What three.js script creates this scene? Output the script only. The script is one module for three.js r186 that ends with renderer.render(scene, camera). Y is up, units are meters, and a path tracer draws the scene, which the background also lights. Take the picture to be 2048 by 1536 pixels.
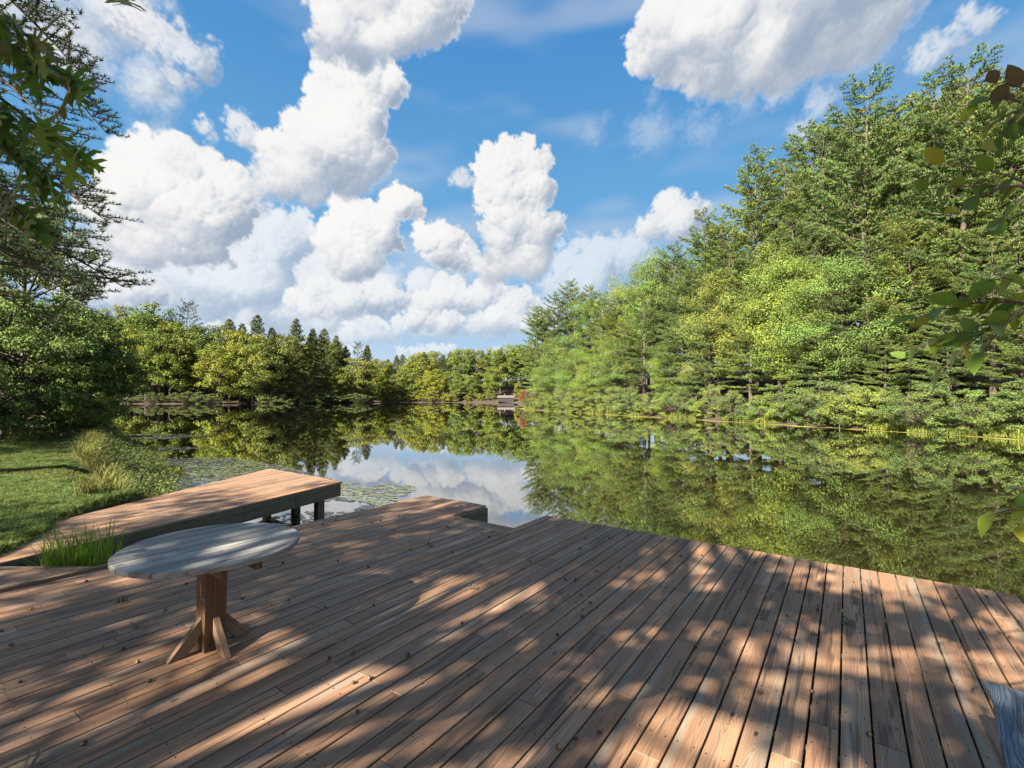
import * as THREE from 'three';
import { mergeGeometries } from 'three/addons/utils/BufferGeometryUtils.js';

// ---------------------------------------------------------------- camera, sun, sky, exposure
const EXPOSURE = 5.0;
const scene = new THREE.Scene();
const camera = new THREE.PerspectiveCamera(78.5, 4 / 3, 0.05, 3000);
camera.position.set(0, 1.83, 0);
camera.rotation.x = 1.7 * Math.PI / 180;
scene.add(camera);
const renderer = new THREE.WebGLRenderer({ antialias: true });
renderer.setSize(1024, 768);
renderer.toneMapping = THREE.LinearToneMapping;
renderer.toneMappingExposure = EXPOSURE;
renderer.shadowMap.enabled = true;
const SUN = new THREE.Vector3(-0.57, 0.54, 0.61).normalize();
const sun = new THREE.DirectionalLight(new THREE.Color().setRGB(1, 0.91, 0.75), 5);
sun.position.copy(SUN).multiplyScalar(400);
sun.name = 'sun';
sun.castShadow = true;
Object.assign(sun.shadow.camera, { left: -320, right: 320, top: 320, bottom: -320, near: 1, far: 1200 });
sun.shadow.mapSize.set(4096, 4096);
scene.add(sun, sun.target);

// ---------------------------------------------------------------- random numbers and noise
function rng(seed) {
  let a = seed >>> 0;
  return () => { a = (a + 0x6d2b79f5) | 0; let t = Math.imul(a ^ (a >>> 15), 1 | a); t = (t + Math.imul(t ^ (t >>> 7), 61 | t)) ^ t; return ((t ^ (t >>> 14)) >>> 0) / 4294967296; };
}
const NT = new Float32Array(65536); { const r = rng(99); for (let i = 0; i < 65536; i++) NT[i] = r(); }
function vn(x, y) {
  const ix = Math.floor(x), iy = Math.floor(y), fx = x - ix, fy = y - iy, u = fx * fx * (3 - 2 * fx), v = fy * fy * (3 - 2 * fy);
  const a = (ix & 255) | ((iy & 255) << 8), b = ((ix + 1) & 255) | ((iy & 255) << 8), c = (ix & 255) | (((iy + 1) & 255) << 8), d = ((ix + 1) & 255) | (((iy + 1) & 255) << 8);
  return NT[a] + (NT[b] - NT[a]) * u + (NT[c] - NT[a]) * v + (NT[a] - NT[b] - NT[c] + NT[d]) * u * v;
}
function fbm(x, y, o = 4) { let s = 0, a = 0.5, t = 0; for (let i = 0; i < o; i++) { s += a * vn(x, y); t += a; a *= 0.5; x = x * 2.03 + 17.1; y = y * 2.03 + 9.7; } return s / t; }
const clamp = (x, a = 0, b = 1) => (x < a ? a : x > b ? b : x);
const sst = (a, b, x) => { const t = clamp((x - a) / (b - a)); return t * t * (3 - 2 * t); };
const mix = (a, b, t) => a + (b - a) * t;
const lin = (v) => (v <= 0.04045 ? v / 12.92 : ((v + 0.055) / 1.055) ** 2.4);
const rgb = (r, g, b) => [lin(r / 255), lin(g / 255), lin(b / 255)];
const C = (r, g, b) => new THREE.Color().setRGB(r, g, b);

// clouds of the day: azimuth to the right, elevation and radius of each lobe, in degrees
const CLOUDS = {
  big_tower: [[-19.1,33.1,3.01],[-15.7,33.4,2.47],[-21.8,31.4,2.39],[-19.3,30.0,3.82],[-22.5,26.8,3.52],[-24.6,24.6,3.47],[-19.8,26.7,4.15],[-17.0,26.2,2.63],[-15.2,26.8,1.3],[-26.6,23.2,2.87],[-23.5,22.8,2.54],[-19.3,24.1,2.66]],
  left_mass: [[-38.4,22.3,2.25],[-36.0,22.5,2.72],[-40.0,20.4,2.2],[-38.0,19.2,4.23],[-40.7,16.8,2.38],[-33.9,20.2,3.4],[-31.7,21.1,2.84],[-34.7,17.0,4.29],[-38.6,15.3,3.71],[-40.6,14.7,2.09],[-31.5,18.1,2.64]],
  wisp_l: [[-30.6,27.4,1.38],[-29.5,26.1,1.83],[-28.6,25.2,1.41],[-33.7,26.0,1.03],[-33.1,25.2,0.83]],
  right_low: [[-19.2,20.1,2.66],[-13.9,22.2,2.14],[-16.7,19.1,3.28],[-19.2,15.9,3.24],[-20.8,17.6,2.64],[-11.5,21.4,1.08]],
  mid_low: [[-8.8,17.9,2.77],[-10.1,18.5,1.92],[-6.1,16.7,2.18],[-2.4,15.0,2.19],[-0.9,15.9,1.83]],
  tower: [[0.4,27.1,2.56],[-2.4,26.6,2.07],[3.6,27.0,1.52],[-0.2,24.7,3.41],[2.3,23.5,2.8],[-2.8,23.0,1.95],[0.4,20.9,3.41],[3.0,19.7,2.8],[-0.6,18.5,3.29],[2.2,16.8,3.29],[-1.5,16.2,2.8],[4.5,20.2,1.7]],
  tower_wisp: [[-6.1,25.1,1.46],[-4.6,25.0,1.09]],
  top_mid: [[-19.4,37.6,3.7],[-14.9,38.9,3.9],[-10.7,39.7,3.36],[-22.1,35.3,1.71],[-18.3,36.0,2.68],[-7.4,40.5,1.69],[-13.8,42.3,4.75]],
  top_right: [[18.4,37.0,3.02],[16.6,35.5,2.35],[22.3,36.5,4.78],[27.4,35.6,5.7],[32.1,34.2,4.94],[36.4,33.5,4.21],[39.9,33.2,2.21],[24.8,34.1,4.13],[30.2,32.6,3.53],[19.5,34.7,2.66],[29.9,39.0,7.5]],
  wisp_r: [[42.9,29.0,1.66],[41.9,28.9,1.59],[44.4,28.8,1.08],[45.7,29.7,1.32],[44.8,30.8,1.07]],
  by_pines: [[18.8,21.2,2.2],[17.5,19.4,2.1],[21.2,20.2,1.95],[16.4,19.0,1.53],[19.9,18.8,2.31]],
  top_left: [[-38.2,32.2,2.06],[-36.2,31.8,2.11],[-34.1,30.9,1.85],[-35.4,29.2,1.62],[-39.4,32.5,1.93],[-33.3,32.3,1.04]],
  banks: [[-22.3,11.4,2.61],[-19.1,11.1,3.13],[-15.8,11.9,2.71],[-23.6,9.7,2.03],[-7.6,12.2,3.14],[-2.7,12.3,3.17],[1.0,11.7,2.19],[-7.5,8.8,2.42],[-1.5,9.3,2.92],[-11.7,9.1,2.15],[-16.9,7.8,2.58],[-39.7,10.5,2.7],[-36.6,10.4,3.1],[-32.9,10.9,3.65],[-28.4,12.4,3.8],[-26.5,16.8,2.87],[-24.5,17.7,2.46],[-30.7,15.0,3.3],[-22.3,8.2,2.27],[-26.4,8.5,2.43],[-10.6,13.4,2.4]],
  pale_r: [[10.7,16.1,3.48],[6.5,15.7,2.67],[14.2,16.5,3.08],[9.5,14.0,3.01],[5.3,13.5,2.43]],
};
function makeSky() {
  const W = 4096, H = 2048, data = new Float32Array(W * H * 4), ppd = W / 360, R = rng(5);
  const top = rgb(72, 142, 206), mid = rgb(116, 178, 226), low = rgb(184, 212, 238), hor = rgb(222, 233, 242);
  for (let j = 0; j < H; j++) {
    const el = ((j + 0.5) / H - 0.5) * 180, e = Math.max(0, el), row = j * W * 4;
    const a = sst(12, 44, e), b = sst(2, 22, e), c = sst(0, 7, e), col = [0, 1, 2].map((k) => mix(hor[k], mix(low[k], mix(mid[k], top[k], a), b), c));
    for (let i = 0; i < W; i++) {
      const q = row + i * 4;
      let s = 0;
      if (el > 4) {   // thin high cirrus
        const az = (i / W) * 360, k = Math.cos(el * Math.PI / 180);
        s = sst(0.52, 0.85, fbm(az * k * 0.07 + el * 0.03 + 40, el * 0.2 + 3, 3)) * 0.32 * sst(4, 14, el);
      }
      for (let k = 0; k < 3; k++) data[q + k] = mix(col[k], 0.8, s);
      data[q + 3] = 1;
    }
  }
  const lit = [0.98, 0.965, 0.94], shade = rgb(150, 168, 192);
  const field = {};
  function cloud(blobs, { soft = 0.24, ragged = 0.55, opacity = 1, dark = 1, puffs = 15, haze = 0 } = {}) {
    let a0 = 1e9, a1 = -1e9, e0 = 1e9, e1 = -1e9;
    for (const [a, e, r] of blobs) { const s = r * 1.5 / Math.cos(e * Math.PI / 180); a0 = Math.min(a0, a - s); a1 = Math.max(a1, a + s); e0 = Math.min(e0, e - r * 1.5); e1 = Math.max(e1, e + r * 1.5); }
    const baseE = Math.min(...blobs.map((b) => b[1] - b[2])), topE = Math.max(...blobs.map((b) => b[1] + b[2]));
    const x0 = Math.floor(a0 * ppd) - 3, w = Math.ceil((a1 - a0) * ppd) + 6, y0 = Math.max(0, Math.floor(e0 * ppd)), h = Math.min(1023 - y0, Math.ceil((e1 - e0) * ppd) + 4);
    if (h < 3) return;
    const E = new Float32Array(w * h).fill(-9), Z = new Float32Array(w * h);
    const stamp = (a, e, r, z) => {
      const j0 = Math.max(0, Math.floor((e - r) * ppd) - y0), j1 = Math.min(h - 1, Math.ceil((e + r) * ppd) - y0);
      for (let j = j0; j <= j1; j++) {
        const el = (j + y0 + 0.5) / ppd, k = Math.cos(el * Math.PI / 180), dy = el - e, span = r / k;
        const i0 = Math.max(0, Math.floor((a - span) * ppd) - x0), i1 = Math.min(w - 1, Math.ceil((a + span) * ppd) - x0);
        for (let i = i0; i <= i1; i++) {
          const dx = ((i + x0 + 0.5) / ppd - a) * k, d2 = dx * dx + dy * dy;
          if (d2 >= r * r) continue;
          const q = j * w + i, inn = r - Math.sqrt(d2), hh = z + Math.sqrt(r * r - d2);
          if (inn > E[q]) E[q] = inn;
          if (hh > Z[q]) Z[q] = hh;
        }
      }
    };
    for (const [a, e, r] of blobs) {
      const ck = Math.cos(e * Math.PI / 180);
      stamp(a, e, r, 0);
      for (let n = 0; n < puffs; n++) {
        const th = R() * Math.PI * 2, rho = Math.sqrt(R()) * 0.93, dx = Math.cos(th) * rho * r, dy = Math.sin(th) * rho * r * (Math.sin(th) < 0 ? 0.72 : 1), dz = Math.sqrt(Math.max(0, r * r - dx * dx - dy * dy)) * 0.85, r1 = r * (0.22 + R() * 0.26);
        stamp(a + dx / ck, e + dy, r1, dz);
        for (let m = 0; m < 9; m++) {
          const t2 = R() * Math.PI * 2, s2 = Math.sqrt(R()) * r1, ex = Math.cos(t2) * s2, ey = Math.sin(t2) * s2, ez = Math.sqrt(Math.max(0, r1 * r1 - s2 * s2)) * 0.85, r2 = r1 * (0.2 + R() * 0.3);
          stamp(a + (dx + ex) / ck, e + dy + ey, r2, dz + ez);
        }
      }
    }
    // smooth the relief a little, then light it from the sun's side
    const S = new Float32Array(w * h), tmp = new Float32Array(w * h);
    const blur = (src, dst, n) => {
      for (let j = 0; j < h; j++) for (let i = 0; i < w; i++) { let s = 0, c = 0; for (let d = -n; d <= n; d++) { const k = i + d; if (k >= 0 && k < w) { s += src[j * w + k]; c++; } } tmp[j * w + i] = s / c; }
      for (let j = 0; j < h; j++) for (let i = 0; i < w; i++) { let s = 0, c = 0; for (let d = -n; d <= n; d++) { const k = j + d; if (k >= 0 && k < h) { s += tmp[k * w + i]; c++; } } dst[j * w + i] = s / c; }
    };
    blur(Z, S, 1);
    const B = new Float32Array(w * h); blur(S, B, 9); blur(B, B, 14);
    const lx = -0.62, ly = 0.62, lz = 0.48;
    for (let j = 0; j < h; j++) for (let i = 0; i < w; i++) {
      const q = j * w + i;
      const az = (i + x0) / ppd, el = (j + y0) / ppd, k = Math.cos(el * Math.PI / 180);
      const n1 = fbm(az * k * 1.1, el * 1.1, 5) - 0.5, n2 = fbm(az * k * 4.3 + 7, el * 4.3, 3) - 0.5;
      const inn = E[q] + ragged * (n1 * 1.9 + n2 * 1.1);
      const low_ = 1 - sst(0.08, 0.42, (el - baseE) / (topE - baseE + 1e-3) + n1 * 0.3); let al = sst(-0.05, soft + 0.14 + low_ * 0.7, inn) * opacity;
      if (E[q] < -5 && al > 0) al = 0;
      if (E[q] <= -9) continue;
      al *= sst(0, 0.25, E[q] + 0.05);
      if (al < 0.003) continue;
      const im = Math.max(1, i - 1), ip = Math.min(w - 2, i + 1), jm = Math.max(1, j - 1), jp = Math.min(h - 2, j + 1);
      const gx = (S[j * w + ip] - S[j * w + im]) * ppd / 2, gy = (S[jp * w + i] - S[jm * w + i]) * ppd / 2;
      const bx = (B[j * w + ip] - B[j * w + im]) * ppd / 2, by = (B[jp * w + i] - B[jm * w + i]) * ppd / 2;
      const fx = gx * 0.5 + bx * 1.1 + n2 * 0.6, fy = gy * 0.5 + by * 1.1 + n1 * 0.5, inv = 1 / Math.sqrt(fx * fx + fy * fy + 1);
      const dot = (-fx * lx - fy * ly + lz) * inv;
      let occ = 0;
      for (let s = 1; s <= 10; s++) { const st = s * 4, ii = Math.round(i + lx * st), jj = Math.round(j + ly * st); if (ii < 0 || jj < 0 || ii >= w || jj >= h) break; const rise = (B[jj * w + ii] - B[q]) / (st / ppd); if (rise > occ) occ = rise; }
      const t = (el - baseE) / (topE - baseE + 1e-3);
      let L = 0.46 + 0.62 * dot;
      L -= clamp(occ - 0.05, 0, 1) * 0.75;
      L *= mix(1, mix(0.30, 1, sst(-0.05, 0.62, t + n1 * 0.55)), dark);
      L = clamp(L + 0.14 + n2 * 0.12 + (fbm(az * k * 0.33 + 60, el * 0.4 + 20, 3) - 0.5) * 0.75, -0.3, 1.5); L = 0.5 + 0.5 * Math.tanh((L - 0.42) * 2.0);
      const thin = sst(0, 0.6, inn);
      L = mix(Math.max(L, 0.82), L, thin);
      const hz = Math.max(haze, 1 - sst(2, 13, el)) * 0.55;
      const col = (((i + x0 + W / 4 + W * 2) % W) + (j + y0 + H / 2) * W) * 4;
      for (let c = 0; c < 3; c++) { const v = mix(mix(shade[c], lit[c], L), low[c] * 1.06, hz); data[col + c] = mix(data[col + c], v, al); }
    }
  }
  // the rest of the sky carries the same fair-weather clouds
  for (let n = 0; n < 44; n++) {
    const az = 54 + R() * 252, el = 6 + Math.pow(R(), 1.4) * 62, s = 2 + R() * 2.4, g = [], k = Math.cos(el * Math.PI / 180);
    for (let m = 0; m < 6 + R() * 6; m++) g.push([az + (R() - 0.5) * s * 4.2 / k, el + Math.pow(R(), 1.5) * s * 2.2, s * (0.5 + R() * 0.55)]);
    cloud(g, { haze: el < 14 ? 0.4 : 0 });
  }
  cloud([[-44, 29, 4.5], [-41, 33, 4.5], [-46, 34, 5], [-38, 28, 3.6], [-50, 30, 5], [-37.5, 24.5, 2.4]], { soft: 3.2, ragged: 0.9, opacity: 0.8, dark: 0.3, puffs: 5 });
  cloud([[17, 28.5, 3.5], [22, 28, 3], [10, 29, 2.4], [27, 29.5, 2.6], [33, 26, 2.4]], { soft: 3.5, ragged: 1.3, opacity: 0.3, dark: 0, puffs: 4 });
  cloud([[32.5, 25.5, 2.2], [34, 28, 1.8], [30, 30, 2]], { soft: 1.8, ragged: 0.9, opacity: 0.55, dark: 0.2, puffs: 6 });
  cloud(CLOUDS.pale_r, { soft: 1.1, ragged: 0.8, opacity: 0.8, dark: 0.4, haze: 0.5 });
  cloud([[-37, 14, 6], [-29, 15.5, 6.5], [-22, 13.5, 5.5], [-16, 12, 4.5], [-41, 11, 5], [-31, 9, 5], [-21, 8, 4], [-10, 9.5, 4], [-2, 10, 4], [5, 10, 3]], { soft: 2.6, ragged: 0.9, opacity: 0.92, dark: 0.2, haze: 0.3, puffs: 8 });
  const bk = CLOUDS.banks;
  cloud(bk.slice(11), { soft: 0.5, haze: 0.55 });
  for (let i = 0; i < 11; i += 3) cloud(bk.slice(i, i + 3).flatMap(([a, e, r]) => [[a, e, r * 0.8], [a - r * 0.9, e - r * 0.25, r * 0.6], [a + r * 0.9, e - r * 0.2, r * 0.55]]), { haze: 0.25, soft: 0.25 });
  for (const [a, e, r, n] of [[-9, 5.6, 1.1, 7], [-20, 5.4, 1.2, 6], [0, 5.2, 1.0, 6], [-31, 6.2, 1.3, 6], [4, 8.6, 1.2, 4]]) { const g = []; for (let i = 0; i < n; i++) g.push([a + (i - n / 2) * r * 1.05, e + (R() - 0.5) * r * 0.7, r * (0.6 + R() * 0.5)]); cloud(g, { haze: 0.5, soft: 0.25 }); }
  cloud(CLOUDS.left_mass, {});
  cloud(CLOUDS.wisp_l, { soft: 0.8, ragged: 0.9, opacity: 0.85, dark: 0.1 });
  cloud(CLOUDS.right_low, {});
  cloud(CLOUDS.mid_low, {});
  cloud(CLOUDS.tower_wisp, { soft: 0.7, opacity: 0.75, dark: 0.3 });
  cloud(CLOUDS.tower, {});
  cloud(CLOUDS.big_tower, {});
  cloud(CLOUDS.top_mid, { ragged: 0.6 });
  cloud(CLOUDS.top_right, { dark: 1.15, ragged: 0.55 });
  cloud(CLOUDS.wisp_r, { soft: 1.1, ragged: 0.9, opacity: 0.7, dark: 0.2 });
  cloud(CLOUDS.by_pines, { soft: 0.5, opacity: 0.9 });
  cloud(CLOUDS.top_left, { soft: 1.0, ragged: 1.0, opacity: 0.8, dark: 0.1 });
  const k = 1 / EXPOSURE;
  for (let i = 0; i < data.length; i += 4) { data[i] *= k; data[i + 1] *= k; data[i + 2] *= k; }
  const t = new THREE.DataTexture(data, W, H, THREE.RGBAFormat, THREE.FloatType);
  t.mapping = THREE.EquirectangularReflectionMapping; t.magFilter = THREE.LinearFilter; t.minFilter = THREE.LinearFilter; t.colorSpace = THREE.LinearSRGBColorSpace;
  t.needsUpdate = true;
  return t;
}
const skyTexture = makeSky();
scene.background = skyTexture;
scene.environment = skyTexture;
console.log('sky');
// ---------------------------------------------------------------- object helpers
const used = {};
function named(n) { const k = used[n] = (used[n] ?? -1) + 1; return k ? `${n}_${String(k).padStart(3, '0')}` : n; }
function tag(o, label, category, group) { o.userData.label = label; o.userData.category = category; if (group) o.userData.group = group; return o; }
function shadow(o) { o.castShadow = o.receiveShadow = true; return o; }
function thing(name, label, category, group) { const g = new THREE.Group(); g.name = named(name); scene.add(g); return tag(g, label, category, group); }
function part(name, geo, mat, parent, kind) { const m = shadow(new THREE.Mesh(geo, mat)); m.name = name; if (kind) m.userData.kind = kind; parent.add(m); return m; }
function structure(name, geo, mat) { const m = shadow(new THREE.Mesh(geo, mat)); m.name = name; m.userData.kind = 'structure'; scene.add(m); return m; }
const V = (x, y, z) => new THREE.Vector3(x, y, z);
const at = (x, y, far) => new THREE.Vector3(x, y, -far);      // far: metres ahead of the viewpoint

// ---------------------------------------------------------------- textures
function dataTex(w, h, fn, srgb = true) {
  const d = new Uint8Array(w * h * 4), o = [0, 0, 0];
  for (let j = 0; j < h; j++) for (let i = 0; i < w; i++) { fn(i / w, j / h, o); const q = (j * w + i) * 4; d[q] = clamp(o[0]) * 255; d[q + 1] = clamp(o[1]) * 255; d[q + 2] = clamp(o[2]) * 255; d[q + 3] = 255; }
  const t = new THREE.DataTexture(d, w, h, THREE.RGBAFormat);
  t.wrapS = t.wrapT = THREE.RepeatWrapping; t.magFilter = THREE.LinearFilter; t.minFilter = THREE.LinearMipmapLinearFilter; t.generateMipmaps = true;
  if (srgb) t.colorSpace = THREE.SRGBColorSpace;
  t.needsUpdate = true;
  return t;
}
// a flat-sawn plank: u across 0.14 m, v along 4 m; growth rings as arches, fibres, grey weathering, scuffs, knots
function woodTex(seed, { a, b, grey, greyAmt = 0.4, contrast = 0.55, knots = 3, w = 192, h = 2048, scuff = 0.5 }) {
  const R = rng(seed), ox = R() * 200, oy = R() * 200, pith = 0.25 + R() * 0.5, arch = 0.6 + R() * 1.2, dir = R() < 0.5 ? -1 : 1, fr = 8 + R() * 5;
  const ks = []; for (let i = 0; i < knots; i++) ks.push([R(), R() * 4, 0.05 + R() * 0.08]);
  return dataTex(w, h, (x, y, o) => {
    const m = y * 4, c = Math.cos(y * Math.PI * 2) * 3, s = Math.sin(y * Math.PI * 2) * 3;     // c, s: seamless along the plank
    let px = x + (vn(ox + c * 0.5, oy + s * 0.5) - 0.5) * 0.35, bend = 0, dark = 0;
    for (const [kx, ky, kr] of ks) { const dx = (x - kx), dy = (((m - ky + 6) % 4) - 2) * 1.1, d = Math.sqrt(dx * dx + dy * dy * 9) ; bend += Math.exp(-d * d / (kr * kr * 9)) * 0.9 * Math.sign(dx + 0.001) * 0.4; if (d < kr) dark = Math.max(dark, sst(kr, kr * 0.4, d)); }
    const q = (px - pith), ring = fr * (q * q * 2.2 + Math.abs(q) * 0.35 + bend) + dir * arch * 1.3 * (vn(ox + 31 + c * 0.4, oy + s * 0.4) * 2.4 + vn(ox + c * 2, 50 + s * 2) * 0.25) + (vn(x * 9 + ox, m * 1.7 + oy) - 0.5) * 0.35;
    let f = ring - Math.floor(ring); f = f < 0.72 ? f / 0.72 : (1 - f) / 0.28; f = f * f;
    const fib = vn(x * 75 + ox, m * 5 + oy) * 0.6 + vn(x * 160 + oy, m * 11) * 0.4;
    const wx = sst(0.42, 0.75, fbm(x * 2.2 + ox, m * 1.1 + oy, 4)) * greyAmt + greyAmt * 0.45 * vn(x * 40 + ox, m * 1.3);
    let t = 1 - contrast * 0.55 * f - contrast * 0.55 * (fib - 0.5) ;
    t *= 0.82 + 0.36 * fbm(x * 1.5 + oy, m * 0.7 + ox, 3);
    const sc = sst(0.70, 0.80, fbm(x * 5 + ox * 2, m * 2.6 + oy, 4)) * sst(0.45, 0.7, vn(x * 60, m * 9)) * scuff;
    const blot = sst(0.64, 0.78, fbm(x * 4 + oy * 3, m * 1.9 + ox, 3)) * 0.3;
    for (let k = 0; k < 3; k++) { let v = mix(a[k], b[k], fbm(x * 1.2 + ox + 77, m * 0.6, 2)); v = mix(v, grey[k], clamp(wx)); v *= t * (1 - 0.6 * dark) * (1 - blot); o[k] = v + sc * 0.22; }
  });
}
const n255 = (r, g, b) => [r / 255, g / 255, b / 255];
const woodMat = (tex, tint = [1, 1, 1], rough = 0.72, bump = 0.0016) => new THREE.MeshStandardMaterial({ map: tex, color: C(...tint), roughness: rough, bumpMap: tex, bumpScale: bump });
const deckTex = [11, 23, 37, 41, 59, 67].map((s, i) => woodTex(s, { a: n255(160, 119, 88), b: n255(133, 97, 72), grey: n255(146, 132, 116), greyAmt: [0.5, 0.35, 0.75, 0.5, 0.3, 0.65][i], contrast: 0.42, knots: i % 2 }));
const DECK = []; { const r = rng(4); for (const t of deckTex) for (let i = 0; i < 4; i++) { const k = 0.68 + r() * 0.42, w = (r() - 0.5) * 0.12; DECK.push(woodMat(t, [k * (1 + w), k, k * (1 - w)])); } }
const greyTex = [71, 83].map((s) => woodTex(s, { a: n255(172, 166, 156), b: n255(142, 136, 128), grey: n255(182, 182, 180), greyAmt: 0.6, contrast: 0.55, knots: 2, scuff: 0.25 }));
const GREY = []; { const r = rng(8); for (const t of greyTex) for (let i = 0; i < 4; i++) { const k = 0.42 + r() * 0.36; GREY.push(woodMat(t, [k * 0.99, k, k * 1.02], 0.62, 0.002)); } }
const armTex = woodTex(87, { a: n255(150, 166, 182), b: n255(128, 146, 164), grey: n255(176, 188, 198), greyAmt: 0.6, contrast: 0.75, knots: 1, scuff: 0.2 });
const postTex = woodTex(91, { a: n255(160, 112, 62), b: n255(124, 84, 48), grey: n255(112, 92, 70), greyAmt: 0.55, contrast: 0.6, knots: 2 });
const POST = woodMat(postTex, [0.5, 0.49, 0.48]), BRACE = woodMat(deckTex[2], [0.72, 0.74, 0.68]);
const BEAM = woodMat(woodTex(97, { a: n255(120, 106, 76), b: n255(92, 86, 62), grey: n255(120, 118, 104), greyAmt: 0.45, contrast: 0.7, knots: 4 }), [0.8, 0.8, 0.8]);
const barkTex = dataTex(128, 512, (x, y, o) => { const r = Math.abs(vn(x * 14, y * 9) - 0.5) * 2, n = fbm(x * 16, y * 24, 3); const k = 0.35 + 0.5 * r * n + 0.3 * n; o[0] = 0.52 * k; o[1] = 0.46 * k; o[2] = 0.41 * k; });
const BARK = new THREE.MeshStandardMaterial({ map: barkTex, bumpMap: barkTex, bumpScale: 0.02, roughness: 0.95 });
const BARK_PALE = new THREE.MeshStandardMaterial({ map: barkTex, color: C(1.5, 1.45, 1.4), roughness: 0.95 });
console.log('textures');

// ---------------------------------------------------------------- lake shore and ground
const LAKE = [[-4.6,5.5],[-2,3.0],[2,1.5],[7,0.5],[14,3],[22,8],[30,16],[33.5,24],[32,29.2],[28.6,39.6],[23.7,52],[14.4,76.6],[6,98],[2.5,112],[4,122],[20,150],[30,190],[18,222],[6,245],[0,262],[-30,272],[-76,270],[-92,262],[-84,247],[-110,228],[-150,206],[-194,203],[-240,190],[-250,140],[-200,90],[-120,60],[-60,45],[-40,38],[-27,31],[-20,25],[-15.4,20.6],[-11.75,15.9],[-9.65,13],[-7.6,10.8],[-6.2,9.6],[-5.2,7.6]];
const WL = -0.78;
function shoreDistance(x, z) {     // positive on land
  let d = 1e18, ins = false; const n = LAKE.length;
  for (let i = 0; i < n; i++) {
    const [x1, z1] = LAKE[i], [x2, z2] = LAKE[(i + 1) % n], ex = x2 - x1, ez = z2 - z1, t = clamp(((x - x1) * ex + (z - z1) * ez) / (ex * ex + ez * ez)), dx = x - x1 - ex * t, dz = z - z1 - ez * t;
    d = Math.min(d, dx * dx + dz * dz);
    if ((z1 > z) !== (z2 > z) && x < (x2 - x1) * (z - z1) / (z2 - z1) + x1) ins = !ins;
  }
  return ins ? -Math.sqrt(d) : Math.sqrt(d);
}
const lawnEdge = (z) => { const T = [[-30, -12], [3.2, -7.4], [5.0, -6.5], [5.39, -5.85], [6.28, -6.2], [7.2, -6.8], [8.2, -7.0], [9.2, -7.1], [11, -8.6], [14, -12], [20, -17], [26, -24]]; for (let i = 1; i < T.length; i++) if (z <= T[i][0]) { const [a, b] = T[i - 1], [c, d] = T[i]; return b + (d - b) * clamp((z - a) / (c - a)); } return -24 - (z - 26) * 1.1; };
function heightAt(x, z) {         // z: metres ahead
  const s = shoreDistance(x, z), wob = (fbm(x * 0.15 + 50, z * 0.15 + 50, 3) - 0.5);
  if (s < 0) return WL - Math.min(1.6, -s * 0.35) - 0.02;
  if (z > 20 && x > -3 && z < 170) return WL + 0.01 + Math.min(s, 2) * 0.27 + Math.min(Math.max(0, s - 2) * 0.2, 14) + wob * Math.min(1, s * 0.2);
  if (z > 60) return WL + 0.02 + Math.min(s, 2) * 0.2 + Math.min(Math.max(0, s - 2) * 0.22, 16) + wob * Math.min(1.5, s * 0.1);
  const lawn = sst(-0.25, z < 9.6 ? 0.1 : 0.55, lawnEdge(z) - x) * (x < 0 ? 1 : 0);
  const base = WL + Math.min(s * 0.3, 0.42);
  const shelf = z < 9.6 ? sst(-0.2, 0.12, lawnEdge(z) - x) * sst(9.6, 8.9, z) : 0, up = mix(Math.min(s * 0.42, 0.84), 0.85, shelf) + 0.012 * Math.max(0, -x - 8) + wob * 0.12;
  return mix(base, WL + up, lawn);
}
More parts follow.
